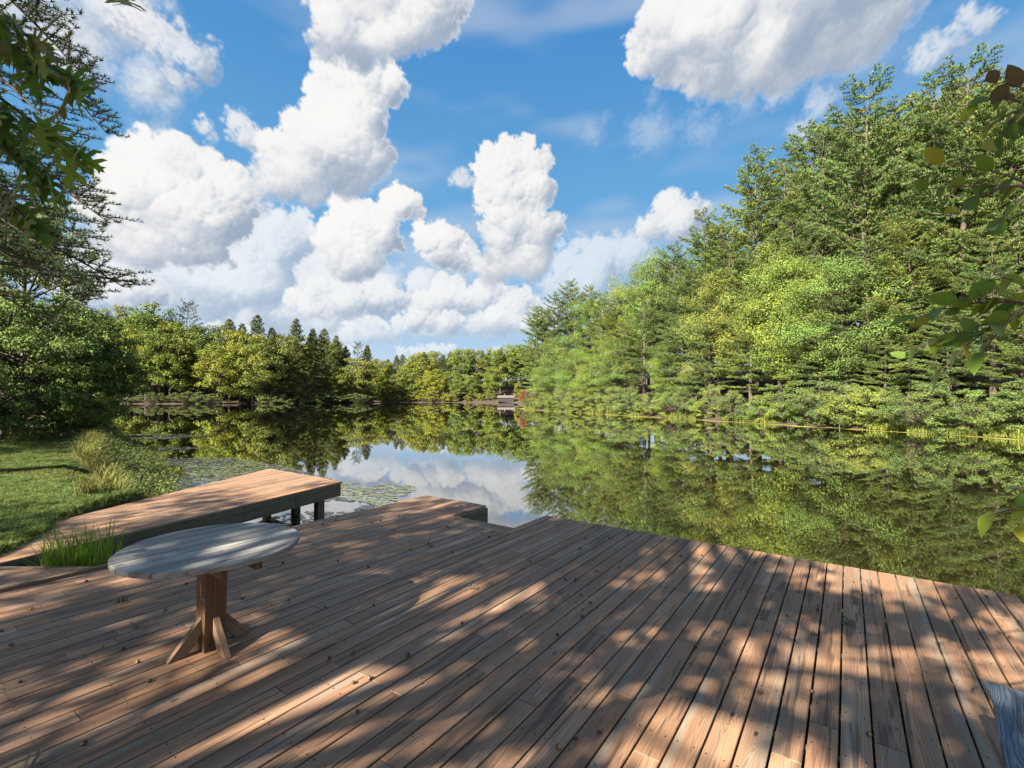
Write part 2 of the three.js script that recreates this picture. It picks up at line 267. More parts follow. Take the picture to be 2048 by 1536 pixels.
{
  const xs = [], zs = [];
  for (let x = -1200; x < -300; x += 60) xs.push(x); for (let x = -300; x < -30; x += 4) xs.push(x); for (let x = -30; x < -14; x += 0.6) xs.push(x); for (let x = -14; x < -2; x += 0.2) xs.push(x); for (let x = -2; x < 60; x += 1.4) xs.push(x); for (let x = 60; x < 300; x += 8) xs.push(x); for (let x = 300; x <= 1200; x += 60) xs.push(x);
  for (let z = -400; z < -20; z += 20) zs.push(z); for (let z = -20; z < 2; z += 1) zs.push(z); for (let z = 2; z < 16; z += 0.2) zs.push(z); for (let z = 16; z < 60; z += 0.9) zs.push(z); for (let z = 60; z < 330; z += 3) zs.push(z); for (let z = 330; z <= 1600; z += 60) zs.push(z);
  const nx = xs.length, nz = zs.length, pos = new Float32Array(nx * nz * 3), col = new Float32Array(nx * nz * 3), uv = new Float32Array(nx * nz * 2), idx = [];
  for (let j = 0; j < nz; j++) for (let i = 0; i < nx; i++) {
    const q = j * nx + i, x = xs[i], z = zs[j];
    pos[q * 3] = x; pos[q * 3 + 1] = heightAt(x, z); pos[q * 3 + 2] = -z;
    const lawn = x < 0 && z < 60 ? sst(-0.1, 0.35, lawnEdge(z) - x) : 0, n = fbm(x * 0.6, z * 0.6, 3), s = pos[q * 3 + 1] - WL;
    const wood = [0.085, 0.06, 0.036], turf = [0.05 + n * 0.03, 0.075 + n * 0.02, 0.022], mud = [0.07, 0.058, 0.04];
    for (let k = 0; k < 3; k++) { let v = mix(wood[k] * (0.7 + n * 0.6), turf[k], lawn); v = mix(mud[k], v, sst(0.0, 0.2, s)); col[q * 3 + k] = v; }
    uv[q * 2] = x; uv[q * 2 + 1] = z;
    if (i && j) idx.push(q - nx - 1, q - nx, q - 1, q - nx, q, q - 1);
  }
  const g = new THREE.BufferGeometry();
  g.setAttribute('position', new THREE.BufferAttribute(pos, 3)); g.setAttribute('color', new THREE.BufferAttribute(col, 3)); g.setAttribute('uv', new THREE.BufferAttribute(uv, 2)); g.setIndex(idx); g.computeVertexNormals();
  const t = dataTex(512, 512, (x, y, o) => { const v = 0.55 + 0.6 * (fbm(x * 64, y * 64, 4) - 0.2); o[0] = v; o[1] = v * 0.98; o[2] = v * 0.95; });
  t.repeat.set(0.5, 0.5);
  structure('ground', g, new THREE.MeshStandardMaterial({ vertexColors: true, map: t, bumpMap: t, bumpScale: 0.03, roughness: 1 }));
}
{
  const rip = dataTex(512, 512, (x, y, o) => {
    const S = (fx, fy, p) => Math.sin((x * fx + y * fy) * Math.PI * 2 + p);
    let v = 0; const R = rng(3); for (let i = 0; i < 26; i++) { const k = 2 + Math.floor(R() * 15), a = R() * 6.28; v += S(Math.round(k * Math.cos(a)), Math.round(k * Math.sin(a)), R() * 6.28) / (1 + k * 0.12); }
    o[0] = o[1] = o[2] = 0.5 + v * 0.045;
  }, false);
  rip.repeat.set(1 / 5, 1 / 5);
  const g = new THREE.PlaneGeometry(420, 340); g.rotateX(-Math.PI / 2);
  const uv = g.attributes.uv, p = g.attributes.position; for (let i = 0; i < uv.count; i++) uv.setXY(i, p.getX(i), p.getZ(i));
  const w = structure('lake_water', g, new THREE.MeshPhysicalMaterial({ color: C(0.014, 0.011, 0.004), roughness: 0.012, ior: 2.3, clearcoat: 1, clearcoatRoughness: 0.01, bumpMap: rip, bumpScale: 0.0011 }));
  w.position.set(-85, WL, -140);
}
console.log('ground');

// ---------------------------------------------------------------- planked decks
// deck axes: local x runs along the planks towards the lake, local z across them to the right
const ALPHA = 35.5 * Math.PI / 180, DECK_TURN = Math.PI / 2 - ALPHA;
function clipPoly(poly, px, pz, nx, nz) {     // keeps the side the normal points away from
  const out = [];
  for (let i = 0; i < poly.length; i++) {
    const a = poly[i], b = poly[(i + 1) % poly.length], da = (a[0] - px) * nx + (a[1] - pz) * nz, db = (b[0] - px) * nx + (b[1] - pz) * nz;
    if (da <= 0) out.push(a);
    if ((da < 0 && db > 0) || (da > 0 && db < 0)) { const t = da / (da - db); out.push([a[0] + (b[0] - a[0]) * t, a[1] + (b[1] - a[1]) * t]); }
  }
  return out;
}
const area2 = (p) => p.reduce((s, a, i) => { const b = p[(i + 1) % p.length]; return s + a[0] * b[1] - b[0] * a[1]; }, 0);
function plank(poly, top, thick, dir, org, off, R, { bevel = 0.004, width = 0.14, sag = 0.0025 } = {}) {   // convex outline in x, z -> slab with eased edges; dir: grain
  if (area2(poly) < 0) poly = poly.slice().reverse();
  const n = poly.length, inner = [];
  for (let i = 0; i < n; i++) {
    const a = poly[(i + n - 1) % n], b = poly[i], c = poly[(i + 1) % n];
    let e1 = [b[0] - a[0], b[1] - a[1]], e2 = [c[0] - b[0], c[1] - b[1]]; const l1 = Math.hypot(...e1) || 1, l2 = Math.hypot(...e2) || 1; e1 = [e1[0] / l1, e1[1] / l1]; e2 = [e2[0] / l2, e2[1] / l2];
    let m = [-e1[1] - e2[1], e1[0] + e2[0]]; const ml = Math.hypot(...m) || 1, k = bevel / Math.max(0.35, (m[0] * -e1[1] + m[1] * e1[0]) / ml); inner.push([b[0] + m[0] / ml * k, b[1] + m[1] / ml * k]);
  }
  const lift = (R() - 0.5) * sag, pos = [], uv = [], idx = [];
  const UV = (p, dy) => { const dx = p[0] - org[0], dz = p[1] - org[1]; return [(dx * -dir[1] + dz * dir[0]) / width + dy / width, (dx * dir[0] + dz * dir[1]) / 4 + off]; };
  const ringV = (pts, y, dy) => { const s = pos.length / 3; for (const p of pts) { pos.push(p[0], y, p[1]); uv.push(...UV(p, dy)); } return s; };
  const t0 = ringV(inner, top + lift, 0); for (let i = 1; i < n - 1; i++) idx.push(t0, t0 + i + 1, t0 + i);
  const strip = (A, ya, B, yb, dy) => { for (let i = 0; i < n; i++) { const s = pos.length / 3, k = (i + 1) % n; for (const [P, y] of [[A[i], ya], [A[k], ya], [B[k], yb], [B[i], yb]]) { pos.push(P[0], y, P[1]); const q = UV(P, (top - y)); uv.push(...q); } idx.push(s, s + 1, s + 2, s, s + 2, s + 3); } };
  strip(inner, top + lift, poly, top + lift - bevel * 0.8); strip(poly, top + lift - bevel * 0.8, poly, top + lift - thick);
  const b0 = ringV(poly, top + lift - thick, 0); for (let i = 1; i < n - 1; i++) idx.push(b0, b0 + i, b0 + i + 1);
  const g = new THREE.BufferGeometry(); g.setAttribute('position', new THREE.Float32BufferAttribute(pos, 3)); g.setAttribute('uv', new THREE.Float32BufferAttribute(uv, 2)); g.setIndex(idx);
  const gg = g.toNonIndexed(); gg.computeVertexNormals(); return gg;
}
const rect = (x0, x1, z0, z1) => [[x0, z0], [x1, z0], [x1, z1], [x0, z1]];
function timber(x0, x1, y0, y1, z0, z1, along = 'x', bevel = 0.003) {    // a sawn beam with grain along its length
  const g = new THREE.BoxGeometry(x1 - x0, y1 - y0, z1 - z0), p = g.attributes.position, nn = g.attributes.normal, uv = g.attributes.uv, o = (x0 * 7.31 + z0 * 3.17 + y0) % 1;
  for (let i = 0; i < p.count; i++) {
    const c = { x: p.getX(i), y: p.getY(i), z: p.getZ(i) }, n = { x: Math.abs(nn.getX(i)), y: Math.abs(nn.getY(i)), z: Math.abs(nn.getZ(i)) };
    const rest = ['x', 'y', 'z'].filter((k) => k !== along), acr = n[rest[0]] > 0.5 ? rest[1] : n[rest[1]] > 0.5 ? rest[0] : rest[0];
    uv.setXY(i, n[along] > 0.5 ? c[rest[0]] / 0.14 : c[acr] / 0.14 + o * 3, n[along] > 0.5 ? c[rest[1]] / 4 : c[along] / 4 + o);
  }
  g.translate((x0 + x1) / 2, (y0 + y1) / 2, (z0 + z1) / 2);
  return g;
}
function deckGroup(name, label, category) { const g = thing(name, label, category); g.rotation.y = DECK_TURN; return g; }
{
  const R = rng(21), deck = deckGroup('wooden_deck', 'large brown weathered plank deck above the lake with the round table on it', 'deck');
  const PITCH = 0.146, X1 = 6.32, X0 = -3.2, Z0 = -6.5, Z1 = 1.25, n = Math.round((Z1 - Z0) / PITCH), pitch = (Z1 - Z0) / n;
  for (let i = 0; i < n; i++) {
    const gap = 0.0095 + R() * 0.004 + (i === 18 || i === 27 ? 0.006 : 0), z0 = Z0 + i * pitch + gap / 2, z1 = z0 + pitch - gap, zm = (z0 + z1) / 2;
    const notch = zm > -5.0 && zm < -3.9, end = notch ? 5.17 : X1 + (R() - 0.5) * 0.008;
    const cuts = [X0]; let x = X0 + 0.4 * Math.ceil(1 + R() * 9);
    while (x < end - 0.7) { cuts.push(x); x += 0.4 * Math.ceil(6 + R() * 6); }
    cuts.push(end);
    for (let k = 1; k < cuts.length; k++) {
      const x0 = cuts[k - 1] + (k > 1 ? 0.0015 : 0), x1 = cuts[k] - (k < cuts.length - 1 ? 0.0015 : 0), off = R();
      const flip = R() < 0.5;
      part('plank', plank(rect(x0, x1, z0, z1), 0, 0.0275, [flip ? -1 : 1, 0], [0, flip ? z1 : z0], off, R), DECK[Math.floor(R() * DECK.length)], deck);
    }
  }
  for (let k = 0; k < 2; k++) part('plank', plank(rect(5.176 + k * 0.146, 5.176 + k * 0.146 + 0.138, -5.02, -3.86), 0.001, 0.027, [0, 1], [5.3 + k, -5], R(), R), DECK[5 + k * 7], deck);
  const sc = new THREE.CylinderGeometry(0.0045, 0.0045, 0.003, 6), sl = [];
  for (let i = 0; i < n; i++) for (let x = -1; x < 6.2; x += 0.4) for (const k of [0.028, 0.112]) { const z = Z0 + i * pitch + k + (R() - 0.5) * 0.008; if (z > -5.02 && z < -3.86 && x > 5.1) continue; sl.push([x + (R() - 0.5) * 0.015, z]); }
  const screws = shadow(new THREE.InstancedMesh(sc, new THREE.MeshStandardMaterial({ color: C(0.05, 0.035, 0.028), roughness: 0.6, metalness: 0.4 }), sl.length)); screws.name = 'screw_heads'; screws.userData.kind = 'stuff';
  sl.forEach(([x, z], i) => screws.setMatrixAt(i, new THREE.Matrix4().makeTranslation(x, 0.0012, z))); deck.add(screws);
  part('edge_beam', timber(-3.2, 3.7, -0.16, 0.035, -6.575, -6.512), BRACE, deck);
  const fas = (a) => part('fascia_board', timber(...a), BEAM, deck);
  fas([6.24, 6.285, -0.30, -0.028, -6.49, -5.03, 'z']); fas([6.24, 6.285, -0.30, -0.028, -3.84, 1.22, 'z']); fas([5.40, 5.442, -0.30, -0.03, -4.98, -3.885, 'z']);
  fas([5.45, 6.285, -0.30, -0.028, -5.025, -4.985, 'x']); fas([5.45, 6.285, -0.30, -0.028, -3.882, -3.842, 'x']);
  fas([3.72, 6.235, -0.30, -0.028, -6.49, -6.45, 'x']); fas([-3.2, 6.235, -0.30, -0.028, 1.18, 1.22, 'x']);
  for (let x = -3; x < 5.2; x += 0.4) part('joist', timber(x - 0.02, x + 0.02, -0.24, -0.0285, -6.44, 1.17, 'z'), BEAM, deck);
  for (const x of [5.6, 6.0]) { part('joist', timber(x - 0.02, x + 0.02, -0.2, -0.0285, -6.44, -5.03, 'z'), BEAM, deck); part('joist', timber(x - 0.02, x + 0.02, -0.2, -0.0285, -3.83, 1.17, 'z'), BEAM, deck); }
  for (const [x, z] of [[6.1, -6.3], [6.1, -5.2], [6.1, -3.6], [6.1, -1.2], [6.1, 1.0], [2.5, -6.3], [2.5, -3], [2.5, 1], [-1, -6.3], [-1, -3], [-1, 1]]) part('post', timber(x - 0.07, x + 0.07, -2.2, -0.21, z - 0.07, z + 0.07, 'y'), BEAM, deck);
}
{
  const R = rng(33), pier = deckGroup('wooden_pier', 'splayed brown plank pier over the lily pads beside the lawn', 'pier');
  const N0 = [0.9, -7.67], N1 = [6.28, -9.04], F1 = [6.35, -12.25], F0 = [1.1, -9.21], L = Math.hypot(N1[0] - N0[0], N1[1] - N0[1]), d = [(N1[0] - N0[0]) / L, (N1[1] - N0[1]) / L], nrm = [d[1], -d[0]];   // nrm points away from the main deck
  const s = Math.sign((F1[0] - N0[0]) * nrm[0] + (F1[1] - N0[1]) * nrm[1]), m = [nrm[0] * s, nrm[1] * s], quad = [N0, N1, F1, F0];
  for (let i = 0; i < 23; i++) {
    const a = i * 0.146, b = a + 0.138;
    let p = clipPoly(quad, N0[0] + m[0] * a, N0[1] + m[1] * a, -m[0], -m[1]); p = clipPoly(p, N0[0] + m[0] * b, N0[1] + m[1] * b, m[0], m[1]);
    if (p.length < 3 || Math.abs(area2(p)) < 0.02) continue;
    const cut = 1.6 + R() * 2.6, org = [N0[0] + m[0] * a, N0[1] + m[1] * a], cp = [N0[0] + d[0] * cut, N0[1] + d[1] * cut];
    for (const q of [clipPoly(p, cp[0] - d[0] * 0.0015, cp[1] - d[1] * 0.0015, d[0], d[1]), clipPoly(p, cp[0] + d[0] * 0.0015, cp[1] + d[1] * 0.0015, -d[0], -d[1])]) if (q.length > 2 && Math.abs(area2(q)) > 0.01) part('plank', plank(q, 0, 0.027, d, org, R(), R), DECK[Math.floor(R() * DECK.length)], pier);
  }
  const beam = (A, B, y0, y1, th, inset) => {
    const l = Math.hypot(B[0] - A[0], B[1] - A[1]), e = [(B[0] - A[0]) / l, (B[1] - A[1]) / l], g = timber(0, l, y0, y1, -th / 2, th / 2);
    g.rotateY(-Math.atan2(e[1], e[0])); g.translate(A[0] + -e[1] * inset, 0, A[1] + e[0] * inset); part('fascia_board', g, BEAM, pier);
  };
  const C0 = [(N0[0] + N1[0] + F0[0] + F1[0]) / 4, (N0[1] + N1[1] + F0[1] + F1[1]) / 4], pull = (p, k) => { const l = Math.hypot(C0[0] - p[0], C0[1] - p[1]); return [p[0] + (C0[0] - p[0]) * k / l, p[1] + (C0[1] - p[1]) * k / l]; };
  const q = [N0, N1, F1, F0].map((p) => pull(p, 0.06));
  beam(q[0], q[1], -0.30, -0.029, 0.04, 0); beam(q[1], q[2], -0.302, -0.0295, 0.04, 0); beam(q[2], q[3], -0.30, -0.029, 0.04, 0);
  for (const t of [0.25, 0.5, 0.75]) beam([mix(q[0][0], q[3][0], t), mix(q[0][1], q[3][1], t)], [mix(q[1][0], q[2][0], t) - 0.03, mix(q[1][1], q[2][1], t)], -0.2, -0.0285, 0.04, 0);
  for (const [x, z] of [[5.75, -9.08], [6.05, -11.8], [3.0, -8.42], [6.05, -10.5]]) part('post', timber(x - 0.075, x + 0.075, -2.4, -0.305, z - 0.075, z + 0.075, 'y'), BEAM, pier);
}
{
  const R = rng(35), fan = deckGroup('fan_walkway', 'curved walkway of wedge planks joining the pier and the large deck', 'walkway');
  const P = [1.62, -6.66], n = 10, a0 = Math.atan2(-7.67 - P[1], 0.9 - P[0]), a1 = Math.PI + 0.03;
  const A = (t) => (a0 < 0 ? a0 + Math.PI * 2 : a0) + (a1 - (a0 < 0 ? a0 + Math.PI * 2 : a0)) * t;
  for (let i = 0; i < n; i++) {
    const b0 = A(i / n) , b1 = A((i + 1) / n), g = 0.004, r0 = 0.12, r1 = 2.9 + R() * 0.05, p = [];
    for (const [b, r, sgn] of [[b0, r0, 1], [b0, r1, 1], [b1, r1, -1], [b1, r0, -1]]) { const tx = Math.sin(b) * g * sgn * (b1 < b0 ? 1 : -1), tz = -Math.cos(b) * g * sgn * (b1 < b0 ? 1 : -1); p.push([P[0] + Math.cos(b) * r + tx, P[1] + Math.sin(b) * r + tz]); }
    const bm = (b0 + b1) / 2;
    part('plank', plank(p, -0.006, 0.027, [Math.cos(bm), Math.sin(bm)], P, R(), R, { width: 0.2 }), DECK[Math.floor(R() * DECK.length)], fan);
  }
  for (const r of [0.5, 1.6, 2.7]) { const g = timber(0, 0.04, -0.5, -0.034, -1.0, 0.02, 'z'); const b = A(0.5); g.rotateY(-b); g.translate(P[0] + Math.cos(b) * r, 0, P[1] + Math.sin(b) * r + 0.3); part('joist', g, BEAM, fan); }
}
// ---------------------------------------------------------------- round table
function onDeck(x, far) { return [x * Math.sin(ALPHA) + far * Math.cos(ALPHA), x * Math.cos(ALPHA) - far * Math.sin(ALPHA)]; }   // place -> deck axes
{
  const R = rng(55), t = deckGroup('round_table', 'round grey weathered plank table on a square wooden post with braces', 'table');
  t.position.set(-2.22, 0, -3.52);
  const top = new THREE.Group(); top.name = 'table_top'; t.add(top);
  const RAD = 0.59, circle = []; for (let i = 0; i < 72; i++) circle.push([Math.cos(i / 72 * 6.28319) * RAD, Math.sin(i / 72 * 6.28319) * RAD]);
  for (let i = 0; i < 9; i++) {
    const z0 = -0.605 + i * 0.1345, p = clipPoly(clipPoly(circle, 0, z0 + 0.006, 0, -1), 0, z0 + 0.1345 - 0.006, 0, 1);
    if (p.length < 3) continue;
    const slide = i === 8 ? 0.012 : (R() - 0.5) * 0.004;
    part('plank', plank(p.map(([x, z]) => [x + slide, z]), 0.75 + (i === 8 ? 0.004 : 0), 0.034, [1, 0], [0, z0], R(), R, { bevel: 0.007, sag: 0.007 }), GREY[Math.floor(R() * GREY.length)], top);
  }
  part('post', timber(-0.073, 0.073, 0.004, 0.676, -0.073, 0.073, 'y'), POST, t);
  for (const x of [-0.115, 0.115]) part('cleat', timber(x - 0.02, x + 0.02, 0.626, 0.7125, -0.46, 0.46, 'z'), POST, t);
  for (const z of [-0.095, 0.095]) part('cleat', timber(-0.09, 0.09, 0.58, 0.62, z - 0.02, z + 0.02, 'x'), POST, t);
  for (let k = 0; k < 4; k++) {
    const sh = new THREE.Shape([[0, 0.235], [0, 0.12], [0.09, 0.002], [0.2, 0.002]].map(([x, y]) => new THREE.Vector2(x, y)));
    const g = new THREE.ExtrudeGeometry(sh, { depth: 0.038, bevelEnabled: true, bevelSize: 0.002, bevelThickness: 0.002, bevelSegments: 1 });
    const p = g.attributes.position, uv = g.attributes.uv; for (let i = 0; i < p.count; i++) { const a = (p.getX(i) - p.getY(i)) * 0.707, b = (p.getX(i) + p.getY(i)) * 0.707; uv.setXY(i, b / 0.14 + p.getZ(i) / 0.14, a / 4 + k * 0.23); }
    g.translate(0.075, 0.002, -0.019); g.rotateY(k * Math.PI / 2);
    part('brace', g, BRACE, t);
  }
}
console.log('deck');
// ---------------------------------------------------------------- foliage builders
class Buf {
  constructor() { this.p = []; this.c = []; this.u = []; this.i = []; }
  v(x, y, z, c, u = 0, w = 0) { this.p.push(x, y, z); if (c) this.c.push(c[0], c[1], c[2]); else this.u.push(u, w); return this.p.length / 3 - 1; }
  geo(normals = false) {
    const g = new THREE.BufferGeometry(); g.setAttribute('position', new THREE.Float32BufferAttribute(this.p, 3));
    if (this.c.length) g.setAttribute('color', new THREE.Float32BufferAttribute(this.c, 3)); if (this.u.length) g.setAttribute('uv', new THREE.Float32BufferAttribute(this.u, 2));
    g.setIndex(this.i); if (normals) g.computeVertexNormals(); return g;
  }
}
function tube(buf, pts, rads, sides = 6) {
  let base = -1, len = 0;
  for (let k = 0; k < pts.length; k++) {
    const a = pts[Math.max(0, k - 1)], b = pts[Math.min(pts.length - 1, k + 1)]; let dx = b[0] - a[0], dy = b[1] - a[1], dz = b[2] - a[2]; const l = Math.hypot(dx, dy, dz) || 1; dx /= l; dy /= l; dz /= l;
    let ax = Math.abs(dy) > 0.9 ? [1, 0, 0] : [0, 1, 0], s = [dy * ax[2] - dz * ax[1], dz * ax[0] - dx * ax[2], dx * ax[1] - dy * ax[0]]; const sl = Math.hypot(...s); s = s.map((q) => q / sl); const t = [dy * s[2] - dz * s[1], dz * s[0] - dx * s[2], dx * s[1] - dy * s[0]];
    if (k) len += Math.hypot(pts[k][0] - pts[k - 1][0], pts[k][1] - pts[k - 1][1], pts[k][2] - pts[k - 1][2]);
    const row = buf.p.length / 3;
    for (let j = 0; j <= sides; j++) { const th = j / sides * 6.28319, c = Math.cos(th) * rads[k], d = Math.sin(th) * rads[k]; buf.v(pts[k][0] + s[0] * c + t[0] * d, pts[k][1] + s[1] * c + t[1] * d, pts[k][2] + s[2] * c + t[2] * d, null, j / sides, len * 0.5); }
    if (k) for (let j = 0; j < sides; j++) buf.i.push(base + j, base + j + 1, row + j, base + j + 1, row + j + 1, row + j);
    base = row;
  }
}
const unit = (R) => { const z = R() * 2 - 1, a = R() * 6.28319, s = Math.sqrt(1 - z * z); return [s * Math.cos(a), z, s * Math.sin(a)]; };
function shadeOf(R, spread = 0.22, warm = 0.08) { const k = 1 + (R() - 0.5) * 2 * spread, w = (R() - 0.35) * 2 * warm; return [k * (1 + w), k, k * (1 - w * 0.8)]; }
function needles(buf, R, p, d, len, n, width, lift = 0.25, c = shadeOf(R)) {
  for (let i = 0; i < n; i++) {
    const q = unit(R); let x = d[0] * 0.75 + q[0] * 0.85, y = d[1] * 0.75 + q[1] * 0.7 + lift, z = d[2] * 0.75 + q[2] * 0.85; const l = Math.hypot(x, y, z) || 1, L = len * (0.7 + R() * 0.5); x *= L / l; y *= L / l; z *= L / l;
    const r = unit(R); r[0] = r[0] * 0.6 + d[0] * 0.4; r[1] = r[1] * 0.6 + 0.75; r[2] = r[2] * 0.6 + d[2] * 0.4; let sx = y * r[2] - z * r[1], sy = z * r[0] - x * r[2], sz = x * r[1] - y * r[0]; const sl = width / 2 / (Math.hypot(sx, sy, sz) || 1); sx *= sl; sy *= sl; sz *= sl;
    const a = buf.v(p[0] - sx, p[1] - sy, p[2] - sz, c), b = buf.v(p[0] + sx, p[1] + sy, p[2] + sz, c), e = buf.v(p[0] + x, p[1] + y, p[2] + z, c); buf.i.push(a, b, e);
  }
}
function leaf(buf, R, p, n, size, c) {     // folded pointed leaf
  let r = unit(R), ax = [n[1] * r[2] - n[2] * r[1], n[2] * r[0] - n[0] * r[2], n[0] * r[1] - n[1] * r[0]]; const l = Math.hypot(...ax) || 1; ax = ax.map((q) => q / l); const s = [n[1] * ax[2] - n[2] * ax[1], n[2] * ax[0] - n[0] * ax[2], n[0] * ax[1] - n[1] * ax[0]], w = size * 0.34, f = size * 0.12;
  const A = buf.v(p[0], p[1], p[2], c), T = buf.v(p[0] + ax[0] * size, p[1] + ax[1] * size - size * 0.15, p[2] + ax[2] * size, c), h = size * 0.45;
  const L = buf.v(p[0] + ax[0] * h + s[0] * w + n[0] * f, p[1] + ax[1] * h + s[1] * w + n[1] * f, p[2] + ax[2] * h + s[2] * w + n[2] * f, c), Q = buf.v(p[0] + ax[0] * h - s[0] * w + n[0] * f, p[1] + ax[1] * h - s[1] * w + n[1] * f, p[2] + ax[2] * h - s[2] * w + n[2] * f, c);
  buf.i.push(A, L, T, A, T, Q);
}
function clump(buf, R, c, r, n, size, flat = 0.65, tint = [1, 1, 1]) {
  for (let i = 0; i < n; i++) {
    const d = unit(R), k = Math.pow(R(), 0.42) * r, nn = unit(R); let x = nn[0] * 0.42 + d[0] * 0.75, y = nn[1] * 0.42 + d[1] * 0.75 + 0.4, z = nn[2] * 0.42 + d[2] * 0.75; const l = Math.hypot(x, y, z) || 1, s = shadeOf(R);
    leaf(buf, R, [c[0] + d[0] * k, c[1] + d[1] * k * flat, c[2] + d[2] * k], [x / l, y / l, z / l], size * (0.7 + R() * 0.6), [s[0] * tint[0], s[1] * tint[1], s[2] * tint[2]]);
  }
}
const leafMat = (c, trans = 0.26) => new THREE.MeshPhysicalMaterial({ color: C(...c), vertexColors: true, roughness: 0.9, transmission: trans, thickness: 0, side: THREE.DoubleSide, specularIntensity: 0.4 });
// one bough with side shoots in a nearly flat spray, tufts of needles along them
function bough(wood, fol, R, start, dirAz, len, rise0, rise1, o) {
  const n = 7, pts = [start]; let p = start.slice();
  for (let i = 1; i <= n; i++) { const a = mix(rise0, rise1, i / n), st = len / n; p = [p[0] + Math.cos(dirAz) * Math.cos(a) * st, p[1] + Math.sin(a) * st, p[2] + Math.sin(dirAz) * Math.cos(a) * st]; pts.push(p); dirAz += (R() - 0.5) * 0.22; }
  const btone = shadeOf(R, 0.22, 0.1), r0 = len * 0.011 + 0.012; tube(wood, pts, pts.map((_, i) => r0 * (1 - i / n * 0.85)), 4);
  for (let s = o.bare ?? 0.22; s < 1.0; s += o.step / len) {
    const k = s * n, i = Math.min(n - 1, Math.floor(k)), f = k - i, q = [0, 1, 2].map((m) => mix(pts[i][m], pts[i + 1][m], f));
    for (const side of [-1, 1]) {
      if (R() < 0.12) continue;
      const a = dirAz + side * (0.55 + R() * 0.55), bl = (len * 0.30 * (1 - s * 0.75) + 0.18) * (0.6 + R() * 0.6), up = 0.06 + (R() - 0.4) * 0.42, tone = [0, 1, 2].map((m) => btone[m] * (0.9 + R() * 0.2));
      const e = [q[0] + Math.cos(a) * bl, q[1] + up * bl, q[2] + Math.sin(a) * bl];
      if (o.twigs) tube(wood, [q, e], [0.012, 0.005], 3);
      const m = Math.max(2, Math.round(bl / o.tuftStep));
      for (let t = 1; t <= m; t++) { const g = t / m; needles(fol, R, [mix(q[0], e[0], g), mix(q[1], e[1], g) + (R() - 0.5) * 0.05, mix(q[2], e[2], g)], [Math.cos(a), up + 0.1, Math.sin(a)], o.needle, o.count, o.width, 0.3, [tone[0] * (0.85 + R() * 0.3), tone[1] * (0.85 + R() * 0.3), tone[2]]); }
    }
  }
  needles(fol, R, p, [Math.cos(dirAz), 0.2, Math.sin(dirAz)], o.needle * 1.1, o.count * 2, o.width);
}
function makePine(seed, H, o) {
  const R = rng(seed), wood = new Buf(), fol = new Buf(), tp = [], tr = [], lean = [(R() - 0.5) * 0.05, (R() - 0.5) * 0.05];
  for (let i = 0; i <= 10; i++) { const t = i / 10; tp.push([lean[0] * H * t * t, t * H * 0.98 - 0.6 * (i === 0), lean[1] * H * t * t]); tr.push((H * 0.0125 + 0.04) * (1 - t * 0.93)); }
  tube(wood, tp, tr, 8);
  let y = H * o.from, az = R() * 6;
  while (y < H * 0.985) {
    const t = (y / H - o.from) / (1 - o.from), shape = o.shape(t), m = t > 0.9 ? 4 : 5 + Math.floor(R() * 2);
    for (let k = 0; k < m; k++) {
      az += 6.283 / m + (R() - 0.5) * 0.7;
      if (R() < (o.miss ?? 0.12)) continue;
      const len = H * shape * (0.72 + R() * 0.45), tt = y / H, x0 = lean[0] * H * tt * tt, z0 = lean[1] * H * tt * tt;
      if (len < 0.3) continue;
      bough(wood, fol, R, [x0, y + (R() - 0.5) * 0.4, z0], az, len, mix(-0.05, 0.65, t) + (R() - 0.5) * 0.2, mix(0.12, 0.75, t) + (R() - 0.5) * 0.2, o);
    }
    y += H * o.whorl * (1 - 0.45 * t); az += 0.5;
  }
  needles(fol, R, [lean[0] * H, H * 0.975, lean[1] * H], [0, 1, 0], o.needle * 1.3, 14, o.width, 0.6);
  return { wood: wood.geo(true), fol: fol.geo(), H };
}
